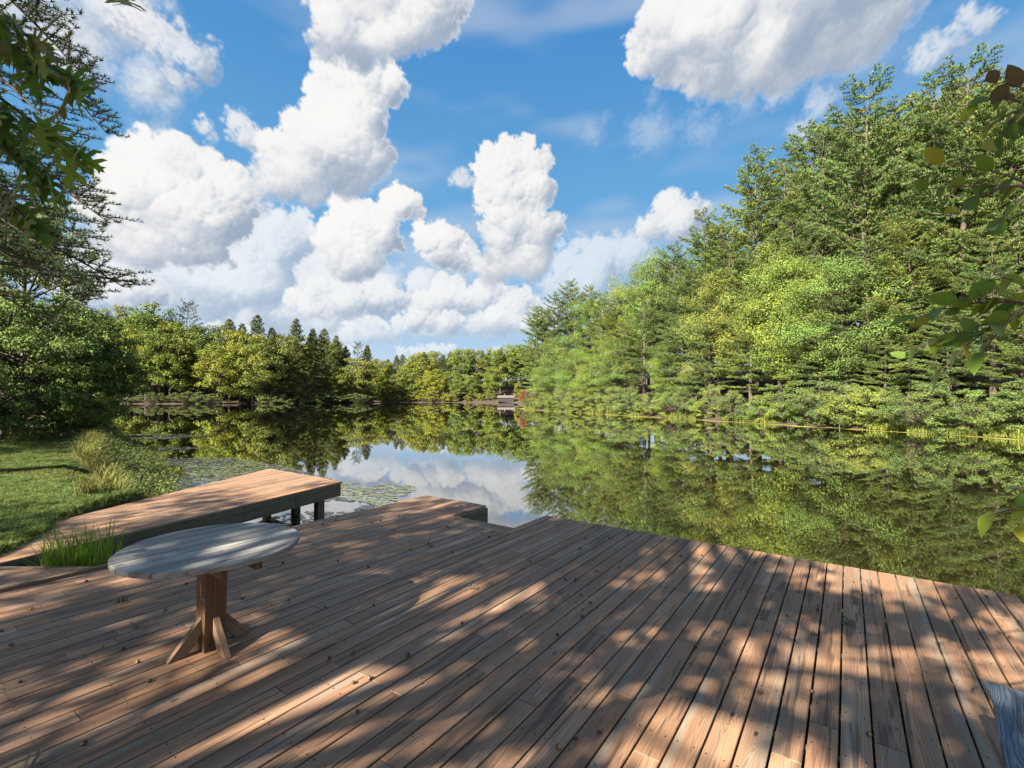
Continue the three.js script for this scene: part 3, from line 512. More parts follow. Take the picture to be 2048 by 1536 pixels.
function makeLeafy(seed, H, o) {
  const R = rng(seed), wood = new Buf(), fol = new Buf(), cy = H * (o.mid ?? 0.58), rx = H * o.rx, ry = H * (o.ry ?? 0.42), th = H * (o.trunk ?? 0.55), bend = [(R() - 0.5) * 0.12, (R() - 0.5) * 0.12];
  const stems = o.stems ?? 1, axes = [];
  for (let s = 0; s < stems; s++) {
    const a = R() * 6.28, sp = stems > 1 ? 0.35 : 0, pts = [], rad = [], r0 = (H * 0.014 + 0.03) / Math.sqrt(stems);
    for (let i = 0; i <= 7; i++) { const t = i / 7; pts.push([bend[0] * H * t * t + Math.cos(a) * sp * rx * t + Math.sin(t * 7 + s) * H * 0.006, t * th - (i ? 0 : 0.5), bend[1] * H * t * t + Math.sin(a) * sp * rx * t + Math.cos(t * 6 + s) * H * 0.006]); rad.push(r0 * (1 - 0.6 * t)); }
    tube(wood, pts, rad, 7); axes.push(pts);
  }
  const cs = [];
  for (let tries = 0; cs.length < o.clumps && tries < o.clumps * 30; tries++) {
    const d = unit(R), k = 0.35 + 0.65 * Math.pow(R(), 0.45), lump = 0.74 + 0.5 * vn(d[0] * 1.7 + seed, d[1] * 1.7 + d[2] * 1.3 + 9), p = [d[0] * rx * k * lump + bend[0] * H * 0.4, cy + d[1] * ry * k * lump, d[2] * rx * k * lump + bend[1] * H * 0.4];
    if (p[1] < H * (o.low ?? 0.08)) continue;
    const r = H * o.cr * (0.65 + R() * 0.7);
    if (cs.some((c) => Math.hypot(c[0] - p[0], c[1] - p[1], c[2] - p[2]) < (c[3] + r) * 0.42)) continue;
    cs.push([...p, r]);
  }
  for (const [x, y, z, r] of cs) {
    const ax = axes[Math.floor(R() * stems)], yy = clamp(y - Math.hypot(x, z) * 0.7, th * 0.2, th), k = clamp(yy / th * 7, 0, 6.99), i = Math.floor(k), f = k - i, s = [0, 1, 2].map((m) => mix(ax[i][m], ax[i + 1][m], f)), mid = [mix(s[0], x, 0.55), mix(s[1], y, 0.5) + r * 0.2, mix(s[2], z, 0.55)];
    tube(wood, [s, mid, [x, y - r * 0.2, z]], [r * 0.06 + 0.015, r * 0.04 + 0.01, 0.008], 4);
    const tone = shadeOf(R, 0.22, 0.13), n = Math.round(o.leaves * (r / (H * o.cr)) ** 2);
    clump(fol, R, [x, y, z], r, n, o.leaf, 0.62, tone);
    for (let m = 0; m < 3; m++) { const d = unit(R); clump(fol, R, [x + d[0] * r, y + d[1] * r * 0.6, z + d[2] * r], r * 0.5, Math.round(n * 0.2), o.leaf, 0.7, tone); }
  }
  return { wood: wood.geo(true), fol: fol.geo(), H };
}
const taper = (a, b, m) => (t) => m * Math.min(1, a + t * b) * Math.pow(1 - Math.pow(t, 2.0), 0.52);
const near = { step: 0.26, tuftStep: 0.14, needle: 0.25, count: 10, width: 0.06 };
const PROTO = {
  pine: [101, 102, 103, 104].map((s, i) => makePine(s, 26, { ...near, from: [0.10, 0.16, 0.2, 0.08][i], whorl: [0.066, 0.062, 0.07, 0.064][i], shape: taper(0.8, 0.9, [0.215, 0.2, 0.19, 0.225][i]) })),
  leafy: [201, 202, 203, 204].map((s, i) => makeLeafy(s, 20, { rx: [0.26, 0.22, 0.3, 0.24][i], clumps: [66, 58, 70, 62][i], cr: 0.08, leaves: 360, leaf: 0.165, trunk: 0.7, low: 0.12 })),
  shrub: [301, 302, 303].map((s, i) => makeLeafy(s, 4, { rx: [0.55, 0.7, 0.48][i], ry: 0.46, mid: 0.5, clumps: 42, cr: 0.115, leaves: 110, leaf: 0.13, trunk: 0.6, stems: 4, low: 0.03 })),
  farPine: [401, 402, 403].map((s, i) => makePine(s, 26, { step: 0.6, tuftStep: 0.42, needle: 0.55, count: 6, width: 0.2, from: [0.1, 0.14, 0.2][i], whorl: 0.04, shape: (t) => [0.2, 0.18, 0.19][i] * Math.min(1, 0.8 + t) * Math.pow(1 - t, 0.7) })),
  farLeafy: [501, 502, 503].map((s, i) => makeLeafy(s, 20, { rx: [0.27, 0.23, 0.31][i], clumps: 80, cr: 0.072, leaves: 75, leaf: 0.42, trunk: 0.7, low: 0.08 })),
  lone: [makePine(601, 26, { step: 0.6, tuftStep: 0.45, needle: 0.5, count: 5, width: 0.16, from: 0.45, whorl: 0.06, miss: 0.4, shape: (t) => 0.19 * Math.pow(1 - t * 0.75, 0.6) * (0.6 + 0.4 * Math.abs(Math.sin(t * 9))) })],
};
console.log('prototypes', Object.entries(PROTO).map(([k, v]) => k + ':' + v.map((p) => Math.round((p.wood.index.count + p.fol.index.count) / 3000)).join('/')).join(' '));
const HUES = {
  pine: [[0.155, 0.21, 0.05], [0.13, 0.19, 0.055], [0.17, 0.215, 0.05], [0.12, 0.175, 0.052]],
  leafy: [[0.125, 0.195, 0.036], [0.14, 0.205, 0.036], [0.12, 0.19, 0.04], [0.165, 0.205, 0.042], [0.11, 0.17, 0.038]],
  farPine: [[0.125, 0.155, 0.038], [0.10, 0.13, 0.038], [0.15, 0.16, 0.036]],
  farLeafy: [[0.135, 0.185, 0.03], [0.175, 0.205, 0.026], [0.115, 0.17, 0.034], [0.155, 0.18, 0.036]],
  shrub: [[0.12, 0.175, 0.04], [0.10, 0.135, 0.045], [0.085, 0.13, 0.034], [0.14, 0.185, 0.04]],
};
HUES.lone = [[0.07, 0.085, 0.035]];
const FOLIAGE = Object.fromEntries(Object.entries(HUES).map(([k, v]) => [k, v.map((c) => leafMat(c))]));
const tr = rng(77);
function plant(kind, name, x, far, h, label, category, group, { spread = 1, pick, hue, sink = 0.12 } = {}) {
  const P = PROTO[kind][pick ?? Math.floor(tr() * PROTO[kind].length)], g = thing(name, label, category, group), s = h / P.H;
  part('trunk', P.wood, BARK, g); part('crown', P.fol, hue ?? FOLIAGE[kind][Math.floor(tr() * FOLIAGE[kind].length)], g, 'stuff');
  g.scale.set(s * spread, s, s * spread); g.rotation.y = tr() * 6.28; g.position.copy(at(x, heightAt(x, far) - sink, far));
  return g;
}
const RIGHT = [["pine",5.8,107.3,23.0],["pine",9.3,107.8,25.2],["pine",13.8,108.9,27.8],["pine",17.5,106.6,25.2],["leafy",10.3,96.2,15.7],["leafy",12.4,88.8,12.0],["pine",17.0,88.1,20.9],["leafy",20.8,90.7,24.2],["leafy",17.5,78.2,12.7],["pine",23.8,89.2,22.7],["leafy",24.9,81.8,26.8],["pine",20.9,74.4,18.1],["pine",26.3,75.8,25.4],["pine",31.5,75.1,30.4],["pine",34.1,73.5,28.2],["pine",23.9,65.9,18.0],["pine",26.2,66.4,20.5],["leafy",26.5,60.0,17.4],["pine",31.8,60.8,32.9],["pine",37.4,63.9,32.4],["pine",27.4,54.0,14.0],["pine",30.1,54.3,19.9],["pine",30.8,51.1,16.2],["pine",38.1,57.2,33.2],["pine",36.6,48.8,34.2],["pine",43.5,52.7,32.7],["leafy",32.1,45.2,15.6],["pine",33.0,43.6,16.5],["pine",42.8,47.6,32.0],["pine",39.3,40.8,30.2],["pine",34.2,36.7,9.2],["pine",44.1,43.1,28.9],["pine",41.6,38.1,27.6],["pine",33.9,40.1,9.8],["pine",30.3,46.2,11.3],["pine",32.6,41.1,8.4],["pine",25.3,60.0,12.8],["pine",18.4,76.7,14.4],["leafy",28.9,50.6,18.6],["pine",34.9,34.1,13.4],["pine",35.1,32.1,9.8],["pine",36.0,41.5,17.5],["pine",34.1,55.6,22.5],["pine",28.1,60.5,22.0],["leafy",14.3,83.3,10.5],["leafy",7.0,99.6,10.2],["leafy",22.1,66.8,9.2]];
const BACK = [["pine",9.2,131.8,27.8],["pine",14.3,113.9,21.5],["leafy",18.6,105.4,22.3],["pine",23.7,99.6,21.4],["pine",29.4,101.1,23.1],["pine",32.1,103.2,26.6],["leafy",32.9,90.7,23.8],["leafy",38.1,89.5,28.9],["pine",36.0,78.6,28.0],["pine",41.2,79.4,33.7],["pine",47.4,84.0,32.0],["pine",48.2,77.6,32.5],["pine",54.3,82.1,43.6],["pine",49.1,67.6,38.9],["leafy",57.8,74.9,41.3],["pine",59.0,72.9,37.6],["pine",63.3,73.4,33.3],["pine",55.9,60.9,34.5],["pine",68.3,69.9,40.3],["pine",58.5,57.6,32.7],["leafy",59.9,57.2,29.4],["leafy",66.5,60.4,31.9],["leafy",70.7,61.2,31.7]];
const SHORE_SHRUBS = [["shrub",35.1,24.5,3.6],["shrub",34.3,25.0,2.4],["shrub",34.8,26.3,1.9],["shrub",33.6,26.7,2.1],["shrub",33.8,27.6,2.1],["shrub",33.4,28.1,2.4],["shrub",33.9,29.2,3.2],["shrub",33.2,30.0,3.1],["shrub",33.3,30.7,3.4],["shrub",32.8,31.8,2.4],["shrub",31.7,32.3,3.0],["shrub",31.4,32.9,2.0],["shrub",31.6,33.7,1.6],["shrub",31.1,34.2,1.7],["shrub",30.7,35.0,3.6],["shrub",30.5,36.0,2.1],["shrub",30.5,36.9,1.8],["shrub",31.0,38.3,2.6],["shrub",29.5,38.8,1.7],["shrub",29.5,39.8,3.5],["shrub",28.9,40.4,3.8],["shrub",28.7,41.4,2.8],["shrub",28.9,42.2,3.8],["shrub",28.7,43.5,2.1],["shrub",27.6,44.0,3.4],["shrub",28.0,45.3,2.3],["shrub",27.8,46.1,3.9],["shrub",27.3,47.3,3.5],["shrub",25.7,49.1,2.7],["shrub",24.8,50.6,1.6],["shrub",24.5,52.2,3.2],["shrub",23.9,54.8,3.7],["shrub",23.6,57.6,2.4],["shrub",22.0,58.7,2.0],["shrub",22.0,60.4,3.7],["shrub",20.9,62.8,3.1],["shrub",19.4,65.0,3.1],["shrub",19.4,67.9,3.3],["shrub",17.8,69.7,3.4],["shrub",18.0,71.8,3.8],["shrub",16.7,73.5,3.8],["shrub",15.5,75.9,1.8],["shrub",15.8,77.9,3.4],["shrub",15.1,79.4,3.9],["shrub",13.5,81.6,2.8],["shrub",12.4,83.1,3.8],["shrub",12.1,85.8,3.7],["shrub",11.7,88.2,3.5],["shrub",10.2,89.7,2.2],["shrub",9.9,91.7,2.1],["shrub",8.4,93.7,3.7],["shrub",8.0,96.0,2.9],["shrub",6.9,98.9,3.7],["shrub",6.4,101.5,2.8],["shrub",5.9,103.2,1.9],["shrub",5.9,105.0,1.9],["shrub",5.2,107.5,2.8],["shrub",4.3,109.8,2.8]];
const LEFT_WOOD = [["leafy",-193.0,220.2,38.9],["leafy",-191.1,227.7,40.8],["leafy",-180.7,222.9,35.4],["leafy",-173.2,224.0,43.1],["leafy",-172.0,232.9,38.5],["pine",-165.6,229.2,33.4],["lone",-161.1,230.8,44.1],["leafy",-157.1,234.8,31.5],["leafy",-152.5,238.1,33.6],["pine",-140.2,231.7,38.6],["pine",-136.1,235.2,36.0],["pine",-128.4,235.6,41.5],["pine",-123.3,239.4,35.7],["leafy",-119.9,245.5,31.6],["pine",-112.7,245.2,41.7],["pine",-107.6,251.6,36.5],["pine",-102.2,255.5,38.3],["pine",-100.1,267.4,36.9],["pine",-94.4,267.2,31.5],["lone",-90.9,273.8,32.4],["pine",-86.5,278.5,31.9],["pine",-199.5,214.8,29.5],["pine",-193.0,211.4,38.5],["pine",-190.0,213.1,27.9],["leafy",-185.4,213.6,29.2],["pine",-179.9,215.5,34.6],["leafy",-174.0,212.3,24.8],["leafy",-169.8,212.0,31.4],["leafy",-164.7,211.8,29.2],["pine",-160.0,213.3,36.5],["leafy",-155.9,214.5,33.9],["leafy",-153.3,218.3,31.0],["pine",-150.4,217.7,28.6],["pine",-145.3,219.3,21.5],["pine",-141.8,220.0,25.1],["leafy",-133.7,214.6,26.3],["pine",-133.1,221.5,26.0],["leafy",-128.2,221.5,34.9],["leafy",-120.8,219.3,30.7],["leafy",-117.1,220.5,29.0],["pine",-114.2,223.5,33.1],["pine",-110.4,227.2,23.9],["pine",-105.5,229.1,32.8],["pine",-102.3,231.3,26.1],["pine",-100.3,238.4,20.6],["pine",-94.1,242.0,25.2],["leafy",-91.9,246.4,17.7],["leafy",-88.7,252.6,15.0],["leafy",-83.0,253.1,26.1],["pine",-80.5,259.2,23.3],["pine",-242.9,259.0,31.8],["leafy",-222.0,247.2,35.1],["pine",-217.3,251.5,34.5],["leafy",-206.1,253.8,34.7],["leafy",-197.4,250.3,37.7],["pine",-190.6,254.3,34.1],["leafy",-181.0,250.6,31.3],["pine",-169.2,246.9,28.7],["pine",-164.9,258.1,24.3],["leafy",-159.7,266.2,28.1],["pine",-141.2,252.7,29.5],["leafy",-145.9,269.8,25.6],["leafy",-134.5,273.8,29.1],["leafy",-128.0,278.7,30.3],["leafy",-120.5,285.7,29.5],["leafy",-107.8,274.7,31.8],["pine",-106.6,297.1,19.0],["leafy",-93.8,300.3,20.0],["shrub",-167.7,206.9,4.0],["shrub",-160.2,207.5,4.8],["shrub",-155.5,208.3,4.2],["shrub",-151.4,209.2,3.8],["shrub",-145.5,210.1,6.2],["shrub",-140.0,210.9,5.5],["shrub",-134.6,211.8,5.4],["shrub",-111.9,218.9,6.1],["shrub",-109.0,222.4,6.2],["shrub",-103.3,226.0,5.2],["shrub",-99.0,230.5,5.6],["shrub",-96.0,235.5,7.4],["shrub",-90.6,240.5,5.3],["shrub",-85.2,245.5,5.9],["shrub",-80.7,250.5,7.8]];
const FAR_WOOD = [["leafy",-91.3,305.8,19.0],["leafy",-86.2,301.3,21.0],["leafy",-79.6,296.0,20.6],["pine",-79.1,301.2,20.7],["pine",-72.9,297.4,23.8],["pine",-70.8,303.6,23.7],["leafy",-62.8,294.7,23.0],["leafy",-61.2,306.1,24.0],["pine",-55.4,292.5,27.0],["leafy",-52.4,298.0,26.2],["leafy",-50.4,308.8,25.8],["pine",-42.7,294.4,24.8],["pine",-38.9,297.8,26.7],["leafy",-35.2,303.8,26.4],["leafy",-31.7,293.0,29.0],["pine",-29.3,310.7,26.8],["leafy",-23.3,295.8,28.3],["pine",-19.0,308.2,26.1],["pine",-14.3,303.0,26.4],["leafy",-10.6,301.0,26.6],["pine",-7.4,293.0,27.0],["leafy",-2.9,298.9,28.7],["pine",2.5,297.2,27.6],["leafy",5.6,299.9,29.1],["leafy",9.1,310.1,26.7],["leafy",15.3,311.9,26.3],["leafy",-82.4,277.2,20.4],["leafy",-76.7,276.5,19.2],["leafy",-72.7,279.4,11.1],["leafy",-65.9,278.5,17.0],["leafy",-61.5,278.3,17.9],["leafy",-57.7,277.7,10.6],["leafy",-52.8,279.0,14.4],["leafy",-45.2,277.3,19.0],["leafy",-42.2,278.4,16.8],["leafy",-35.4,281.1,11.3],["leafy",-32.6,276.2,14.2],["leafy",-25.2,278.8,14.9],["leafy",-22.8,278.3,10.8],["leafy",-15.5,281.1,9.3],["leafy",-11.9,276.7,19.4],["leafy",3.9,280.1,8.5],["shrub",-77.5,274,4.1],["shrub",-72.6,274,4.3],["shrub",-65.9,274,4.1],["shrub",-58.9,274,4.9],["shrub",-51.9,274,4.7],["shrub",-44.9,274,6.0],["shrub",-39.1,274,4.3],["shrub",-34.7,274,5.7],["shrub",-25.9,274,3.8],["shrub",-18.7,274,4.0],["shrub",-13.4,274,4.4],["shrub",3.5,274,3.6]];
const ORD = ['first', 'second', 'third', 'fourth', 'fifth', 'sixth', 'seventh', 'eighth', 'ninth', 'tenth', 'eleventh', 'twelfth', 'thirteenth', 'fourteenth', 'fifteenth', 'sixteenth', 'seventeenth', 'eighteenth', 'nineteenth', 'twentieth', ...['first', 'second', 'third', 'fourth', 'fifth', 'sixth', 'seventh', 'eighth', 'ninth'].map((w) => 'twenty-' + w), 'thirtieth'];
{
  const sorted = [...RIGHT].sort((a, b) => a[1] / a[2] - b[1] / b[2]), lo = { pine: 0, leafy: 0 }, hi = { pine: 0, leafy: 0 };
  for (const [k, x, z, h] of sorted) {
    const low = h < 12;
    if (k === 'pine') plant('pine', 'pine_tree', x, z, h, low ? `low white pine at the right water edge, ${ORD[lo.pine++]} from the left` : `tall white pine on the right bank, ${ORD[hi.pine++]} tall pine from the left`, 'tree', low ? 'low pines on the right bank' : 'tall pines on the right bank', { spread: clamp(17 / h + 0.4, 0.9, 1.3) });
    else plant('leafy', 'broadleaf_tree', x, z, h, low ? `low bright green broadleaf tree at the right water edge, ${ORD[lo.leafy++]} from the left` : `tall broadleaf tree on the right bank, ${ORD[hi.leafy++]} tall one from the left`, 'tree', low ? 'low broadleaf trees on the right bank' : 'tall broadleaf trees on the right bank', { spread: clamp(13 / h + 0.35, 0.75, 1.25) });
  }
  for (const [k, x, z, h] of BACK) plant(k, k === 'pine' ? 'pine_tree' : 'broadleaf_tree', x, z, h, k === 'pine' ? 'pine far up the slope behind the right bank trees' : 'broadleaf tree far up the slope behind the right bank trees', 'tree', k === 'pine' ? 'pines up the right slope' : 'broadleaf trees up the right slope');
  for (const [, x, z, h] of SHORE_SHRUBS) plant('shrub', 'shrub', x, z, h, 'green shrub leaning over the waterline of the right bank', 'shrub', 'shrubs along the right waterline', { spread: 1.1 });
  for (const [k, x, z, h] of LEFT_WOOD) {
    if (k === 'lone') plant('lone', 'sparse_pine', x, z, h, x < -120 ? 'sparse dark pine standing above the yellow trees across the lake' : 'sparse dark pine at the right end of the left wood', 'tree', null);
    else if (k === 'shrub') plant('shrub', 'shrub', x, z, h, 'dark shrub at the waterline of the left far shore', 'shrub', 'shrubs on the left far shore', { spread: 1.4, hue: FOLIAGE.farPine[1] });
    else plant(k === 'pine' ? 'farPine' : 'farLeafy', k === 'pine' ? 'pine_tree' : 'broadleaf_tree', x, z, h, k === 'pine' ? 'dark pine in the wood across the lake on the left' : 'yellow green broadleaf tree in the wood across the lake on the left', 'tree', k === 'pine' ? 'pines of the left far wood' : 'broadleaf trees of the left far wood', { spread: clamp(20 / h + 0.55, 1.05, 1.4) });
  }
  for (const [k, x, z, h] of FAR_WOOD) {
    if (k === 'shrub') plant('shrub', 'shrub', x, z, h, 'yellow green shrub at the end of the lake', 'shrub', 'shrubs at the end of the lake', { hue: FOLIAGE.farLeafy[1], spread: 1.3 });
    else plant(k === 'pine' ? 'farPine' : 'farLeafy', k === 'pine' ? 'pine_tree' : 'broadleaf_tree', x, z, h, k === 'pine' ? 'dark pine in the wood at the end of the lake' : 'broadleaf tree in the wood at the end of the lake', 'tree', k === 'pine' ? 'pines at the end of the lake' : 'broadleaf trees at the end of the lake', { spread: 1.2 });
  }
  // the small reddening tree on the point
  plant('leafy', 'red_maple', 2.9, 113.5, 5.2, 'small orange red maple on the point of the right bank', 'tree', null, { hue: leafMat([0.19, 0.085, 0.035]) });
}
console.log('woods');
// ---------------------------------------------------------------- left bank: shrubs, trees, grass
{
  const small = [701, 702].map((s, i) => makeLeafy(s, 6, { rx: [0.5, 0.42][i], ry: 0.45, mid: 0.52, clumps: 78, cr: 0.088, leaves: 150, leaf: 0.13, trunk: 0.65, stems: 5, low: 0.03 }));
  const tall = makeLeafy(705, 13, { rx: 0.3, ry: 0.44, mid: 0.56, clumps: 110, cr: 0.062, leaves: 170, leaf: 0.15, trunk: 0.7, low: 0.1 });
  PROTO.bank = small; PROTO.bankTall = [tall];
  FOLIAGE.bank = [[0.12, 0.18, 0.035], [0.10, 0.155, 0.036]].map((c) => leafMat(c)); FOLIAGE.bankTall = [leafMat([0.13, 0.175, 0.045])];
  plant('bank', 'bank_shrub', -20.9, 22.8, 5.4, 'big dark green shrub overhanging the water at the right end of the left bank', 'shrub', 'left bank shrubs', { pick: 0, spread: 1.05, sink: 0.2 });
  plant('bank', 'bank_shrub', -21.4, 20.4, 6.6, 'tall dark green shrub between the overhanging shrub and the left edge', 'shrub', 'left bank shrubs', { pick: 1, spread: 1.15 });
  plant('bank', 'bank_shrub', -19.2, 17.6, 5.2, 'rounded green shrub at the back of the lawn by the left edge', 'shrub', 'left bank shrubs', { pick: 0, spread: 1.0 });
  plant('bank', 'bank_shrub', -24.2, 25.5, 5.2, 'green shrub behind the overhanging shrub on the left bank', 'shrub', 'left bank shrubs', { pick: 1, spread: 1.1 });
  plant('bank', 'bank_shrub', -18.0, 20.0, 2.4, 'low green shrub in front of the overhanging shrub', 'shrub', 'left bank shrubs', { pick: 0, spread: 1.1 });
  plant('bankTall', 'bank_tree', -28.5, 27.5, 13.6, 'leafy green tree rising above the left bank shrubs', 'tree', null, { spread: 0.85 });
  plant('bankTall', 'bank_tree', -25.8, 20.5, 12.0, 'leafy tree at the left edge behind the lawn', 'tree', null, { spread: 0.9 });
  plant('bankTall', 'bank_tree', -30, 2, 14, 'leafy tree beyond the left edge near the deck', 'tree', null, { spread: 1.1 });
}
const tuftGeo = (seed, n, h, w, spread, lean) => {   // a tuft of grass blades
  const R = rng(seed), b = new Buf();
  for (let i = 0; i < n; i++) {
    const a = R() * 6.28, r = spread * R(), x = Math.cos(a) * r, z = Math.sin(a) * r, L = h * (0.5 + R() * 0.6), ld = lean * (0.4 + R()), d = R() * 6.28, px = Math.cos(d), pz = Math.sin(d), c = shadeOf(R, 0.25, 0.15), sx = -pz * w / 2, sz = px * w / 2;
    const A = b.v(x - sx, -0.01, z - sz, c), B = b.v(x + sx, -0.01, z + sz, c), E = b.v(x + px * L * ld * 0.35 - sx * 0.8, L * 0.55, z + pz * L * ld * 0.35 - sz * 0.8, c), F = b.v(x + px * L * ld * 0.35 + sx * 0.8, L * 0.55, z + pz * L * ld * 0.35 + sz * 0.8, c), T = b.v(x + px * L * ld, L * (1 - ld * 0.3), z + pz * L * ld, c);
    b.i.push(A, B, E, B, F, E, E, F, T);
  }
  return b.geo();
};
function scatter(name, label, category, geo, mat, list) {
  const m = shadow(new THREE.InstancedMesh(geo, mat, list.length)); m.name = name; const q = new THREE.Matrix4(), e = new THREE.Euler(), qq = new THREE.Quaternion(), col = new THREE.Color();
  list.forEach(([x, y, far, s, turn, c, tilt = 0], i) => { e.set(tilt, turn, 0); q.compose(at(x, y, far), qq.setFromEuler(e), Array.isArray(s) ? V(...s) : V(s, s, s)); m.setMatrixAt(i, q); m.setColorAt(i, col.setRGB(...(c ?? [1, 1, 1]))); });
  m.userData.kind = 'stuff'; tag(m, label, category); scene.add(m); return m;
}
{
  const R = rng(61), list = [], weeds = [], tall = [];
  for (let i = 0; i < 150000 && list.length < 52000; i++) {
    const far = 4.6 + Math.pow(R(), 1.25) * 16, x = -5.4 - R() * 17, in_ = lawnEdge(far) - x;
    if (x < -far * 1.2 - 1 || in_ < 0.02) continue;
    const bare = fbm(x * 0.8 + 3, far * 0.8, 3);
    if (bare > 0.55 && R() < 0.65) continue;
    const k = 0.75 + R() * 0.5, w = bare > 0.5 ? 0.2 : 0; list.push([x, heightAt(x, far), far, (0.7 + R() * 0.7) * (bare > 0.5 ? 0.7 : 1), R() * 6.28, [k * (1 + w * 1.5), k, k * (1 - w)]]);
  }
  scatter('lawn_grass', 'short green lawn grass on the bank beside the pier', 'grass', tuftGeo(1, 8, 0.075, 0.008, 0.06, 0.8), leafMat([0.10, 0.155, 0.03]), list);
  for (let i = 0; i < 60000 && weeds.length < 5200; i++) {
    const far = 8.4 + R() * 18, x = lawnEdge(far) + 0.15 + (R() - 0.35) * (2.2 + far * 0.05), s = shoreDistance(x, far);
    if (s < 0.02 || (x > -7.6 && far < 9.4)) continue;
    const k = 0.7 + R() * 0.6, y = R(); weeds.push([x, heightAt(x, far) - 0.02, far, 0.45 + R() * 0.75, R() * 6.28, [k * (1 + y * 0.35), k, k * 0.9]]);
  }
  scatter('bank_weeds', 'tall weeds and reeds along the left water edge', 'weeds', tuftGeo(2, 12, 0.58, 0.014, 0.14, 0.85), leafMat([0.105, 0.14, 0.035]), weeds);
  const herb = new Buf(), RH = rng(9); for (let s = 0; s < 5; s++) { const a = RH() * 6.28, L = 0.5 + RH() * 0.4; for (let k = 2; k < 12; k++) { const t = k / 12 * L; leaf(herb, RH, [Math.cos(a) * t * 0.45, t, Math.sin(a) * t * 0.45], [(RH() - 0.5), 0.8, (RH() - 0.5)], 0.11, shadeOf(RH)); } }
  for (let i = 0; i < 20000 && tall.length < 900; i++) { const far = 10 + R() * 18, x = lawnEdge(far) - 0.4 + R() * 2.2, s = shoreDistance(x, far); if (s < 0.05) continue; const k = 0.75 + R() * 0.5; tall.push([x, heightAt(x, far) - 0.02, far, 0.45 + R() * 0.55, R() * 6.28, [k, k, k]]); }
  scatter('bank_herbs', 'broad leaved weeds between the lawn and the water', 'weeds', herb.geo(), leafMat([0.08, 0.125, 0.03]), tall);
  // marsh grass and brush foot of the right bank
  const rb = [];
  for (let i = 0; i < 9000 && rb.length < 2400; i++) { const t = R(), a = LAKE.slice(7, 14), k = Math.floor(t * (a.length - 1)), f = t * (a.length - 1) - k, x = mix(a[k][0], a[k + 1][0], f) + 0.2 + R() * 1.6, far = mix(a[k][1], a[k + 1][1], f) + R() * 1.2; const s = shoreDistance(x, far); if (s < 0.1 || s > 1.8 || vn(x * 0.35 + 4, far * 0.2) < 0.35) continue; const y = R(); rb.push([x, heightAt(x, far) - 0.03, far, 0.9 + R() * 0.9, R() * 6.28, [1 + y * 0.3, 1, 0.8]]); }
  scatter('marsh_grass', 'bright green marsh grass at the foot of the right bank', 'grass', tuftGeo(5, 16, 0.5, 0.04, 0.35, 0.8), leafMat([0.10, 0.15, 0.03]), rb);
}
// ---------------------------------------------------------------- floating plants
{
  const R = rng(63), pad = new THREE.CircleGeometry(0.1, 9, 0.25, 5.8); pad.rotateX(-Math.PI / 2);
  const padMat = new THREE.MeshPhysicalMaterial({ color: C(0.07, 0.09, 0.035), roughness: 0.2, ior: 1.8, side: THREE.DoubleSide });
  const list = [];
  const poly = (px, pz, pts) => { let ins = false; for (let i = 0, j = pts.length - 1; i < pts.length; j = i++) { const [xi, zi] = pts[i], [xj, zj] = pts[j]; if ((zi > pz) !== (zj > pz) && px < (xj - xi) * (pz - zi) / (zj - zi) + xi) ins = !ins; } return ins; };
  const A = [[-15.2, 20.3], [-12.2, 20.6], [-9.2, 18.4], [-6.6, 16], [-5.2, 14.6], [-3.7, 14.4], [-2.7, 13.9], [-2.9, 11.8], [-3.6, 10.6], [-3.2, 9.0], [-4.2, 8.2], [-6, 9.8], [-9.6, 13.4], [-11.8, 16.2]];
  for (let i = 0; i < 60000 && list.length < 3800; i++) {
    const x = -15.4 + R() * 13, far = 8 + R() * 13; if (!poly(x, far, A)) continue;
    const edge = fbm(x * 0.7 + 9, far * 0.7, 3); if (edge < 0.43 || R() < 0.3) continue;
    const k = 0.7 + R() * 0.7, y = R() < 0.15 ? 0.6 : 0; list.push([x, WL + 0.006 + R() * 0.006, far, 0.3 + R() * 0.55, R() * 6.28, [k * (1 + y), k, k * (1 - y * 0.5)], (R() - 0.5) * 0.09]);
  }
  for (const [cx, cz, rx, rz, n] of [[-23.5, 30.6, 2.4, 0.9, 260], [-22.2, 32.2, 1.7, 0.5, 120], [-25.6, 33.4, 2.5, 0.7, 160], [-17.8, 24.3, 1.6, 0.8, 180]]) for (let i = 0; i < n; i++) { const a = R() * 6.28, r = Math.sqrt(R()); list.push([cx + Math.cos(a) * r * rx, WL + 0.006 + R() * 0.006, cz + Math.sin(a) * r * rz, 0.6 + R() * 0.9, R() * 6.28, [1, 1, 1], (R() - 0.5) * 0.12]); }
  scatter('lily_pads', 'mat of small floating lily pads beside the pier', 'water plants', pad, padMat, list);
  const weed = [], a = LAKE.slice(7, 15);
  for (let i = 0; i < 7500; i++) { const t = R(), k = Math.min(a.length - 2, Math.floor(t * (a.length - 1))), f = t * (a.length - 1) - k, ex = a[k + 1][0] - a[k][0], ez = a[k + 1][1] - a[k][1], l = Math.hypot(ex, ez), m = [-ez / l, ex / l], q = Math.pow(R(), 1.4) * 2.6 * Math.pow(vn(t * 46, 3), 2); const x = mix(a[k][0], a[k + 1][0], f), z = mix(a[k][1], a[k + 1][1], f), sg = shoreDistance(x + m[0], z + m[1]) < 0 ? 1 : -1; const y = R(); weed.push([x + m[0] * sg * (q + 0.05), WL + 0.006 + R() * 0.004, z + m[1] * sg * (q + 0.05), 0.8 + R() * 1.2, R() * 6.28, [1 + y * 0.3, 1, 0.8]]); }
  scatter('duckweed', 'yellow green duckweed floating along the right shore', 'water plants', pad, new THREE.MeshStandardMaterial({ color: C(0.21, 0.23, 0.03), roughness: 0.7, side: THREE.DoubleSide }), weed);
}
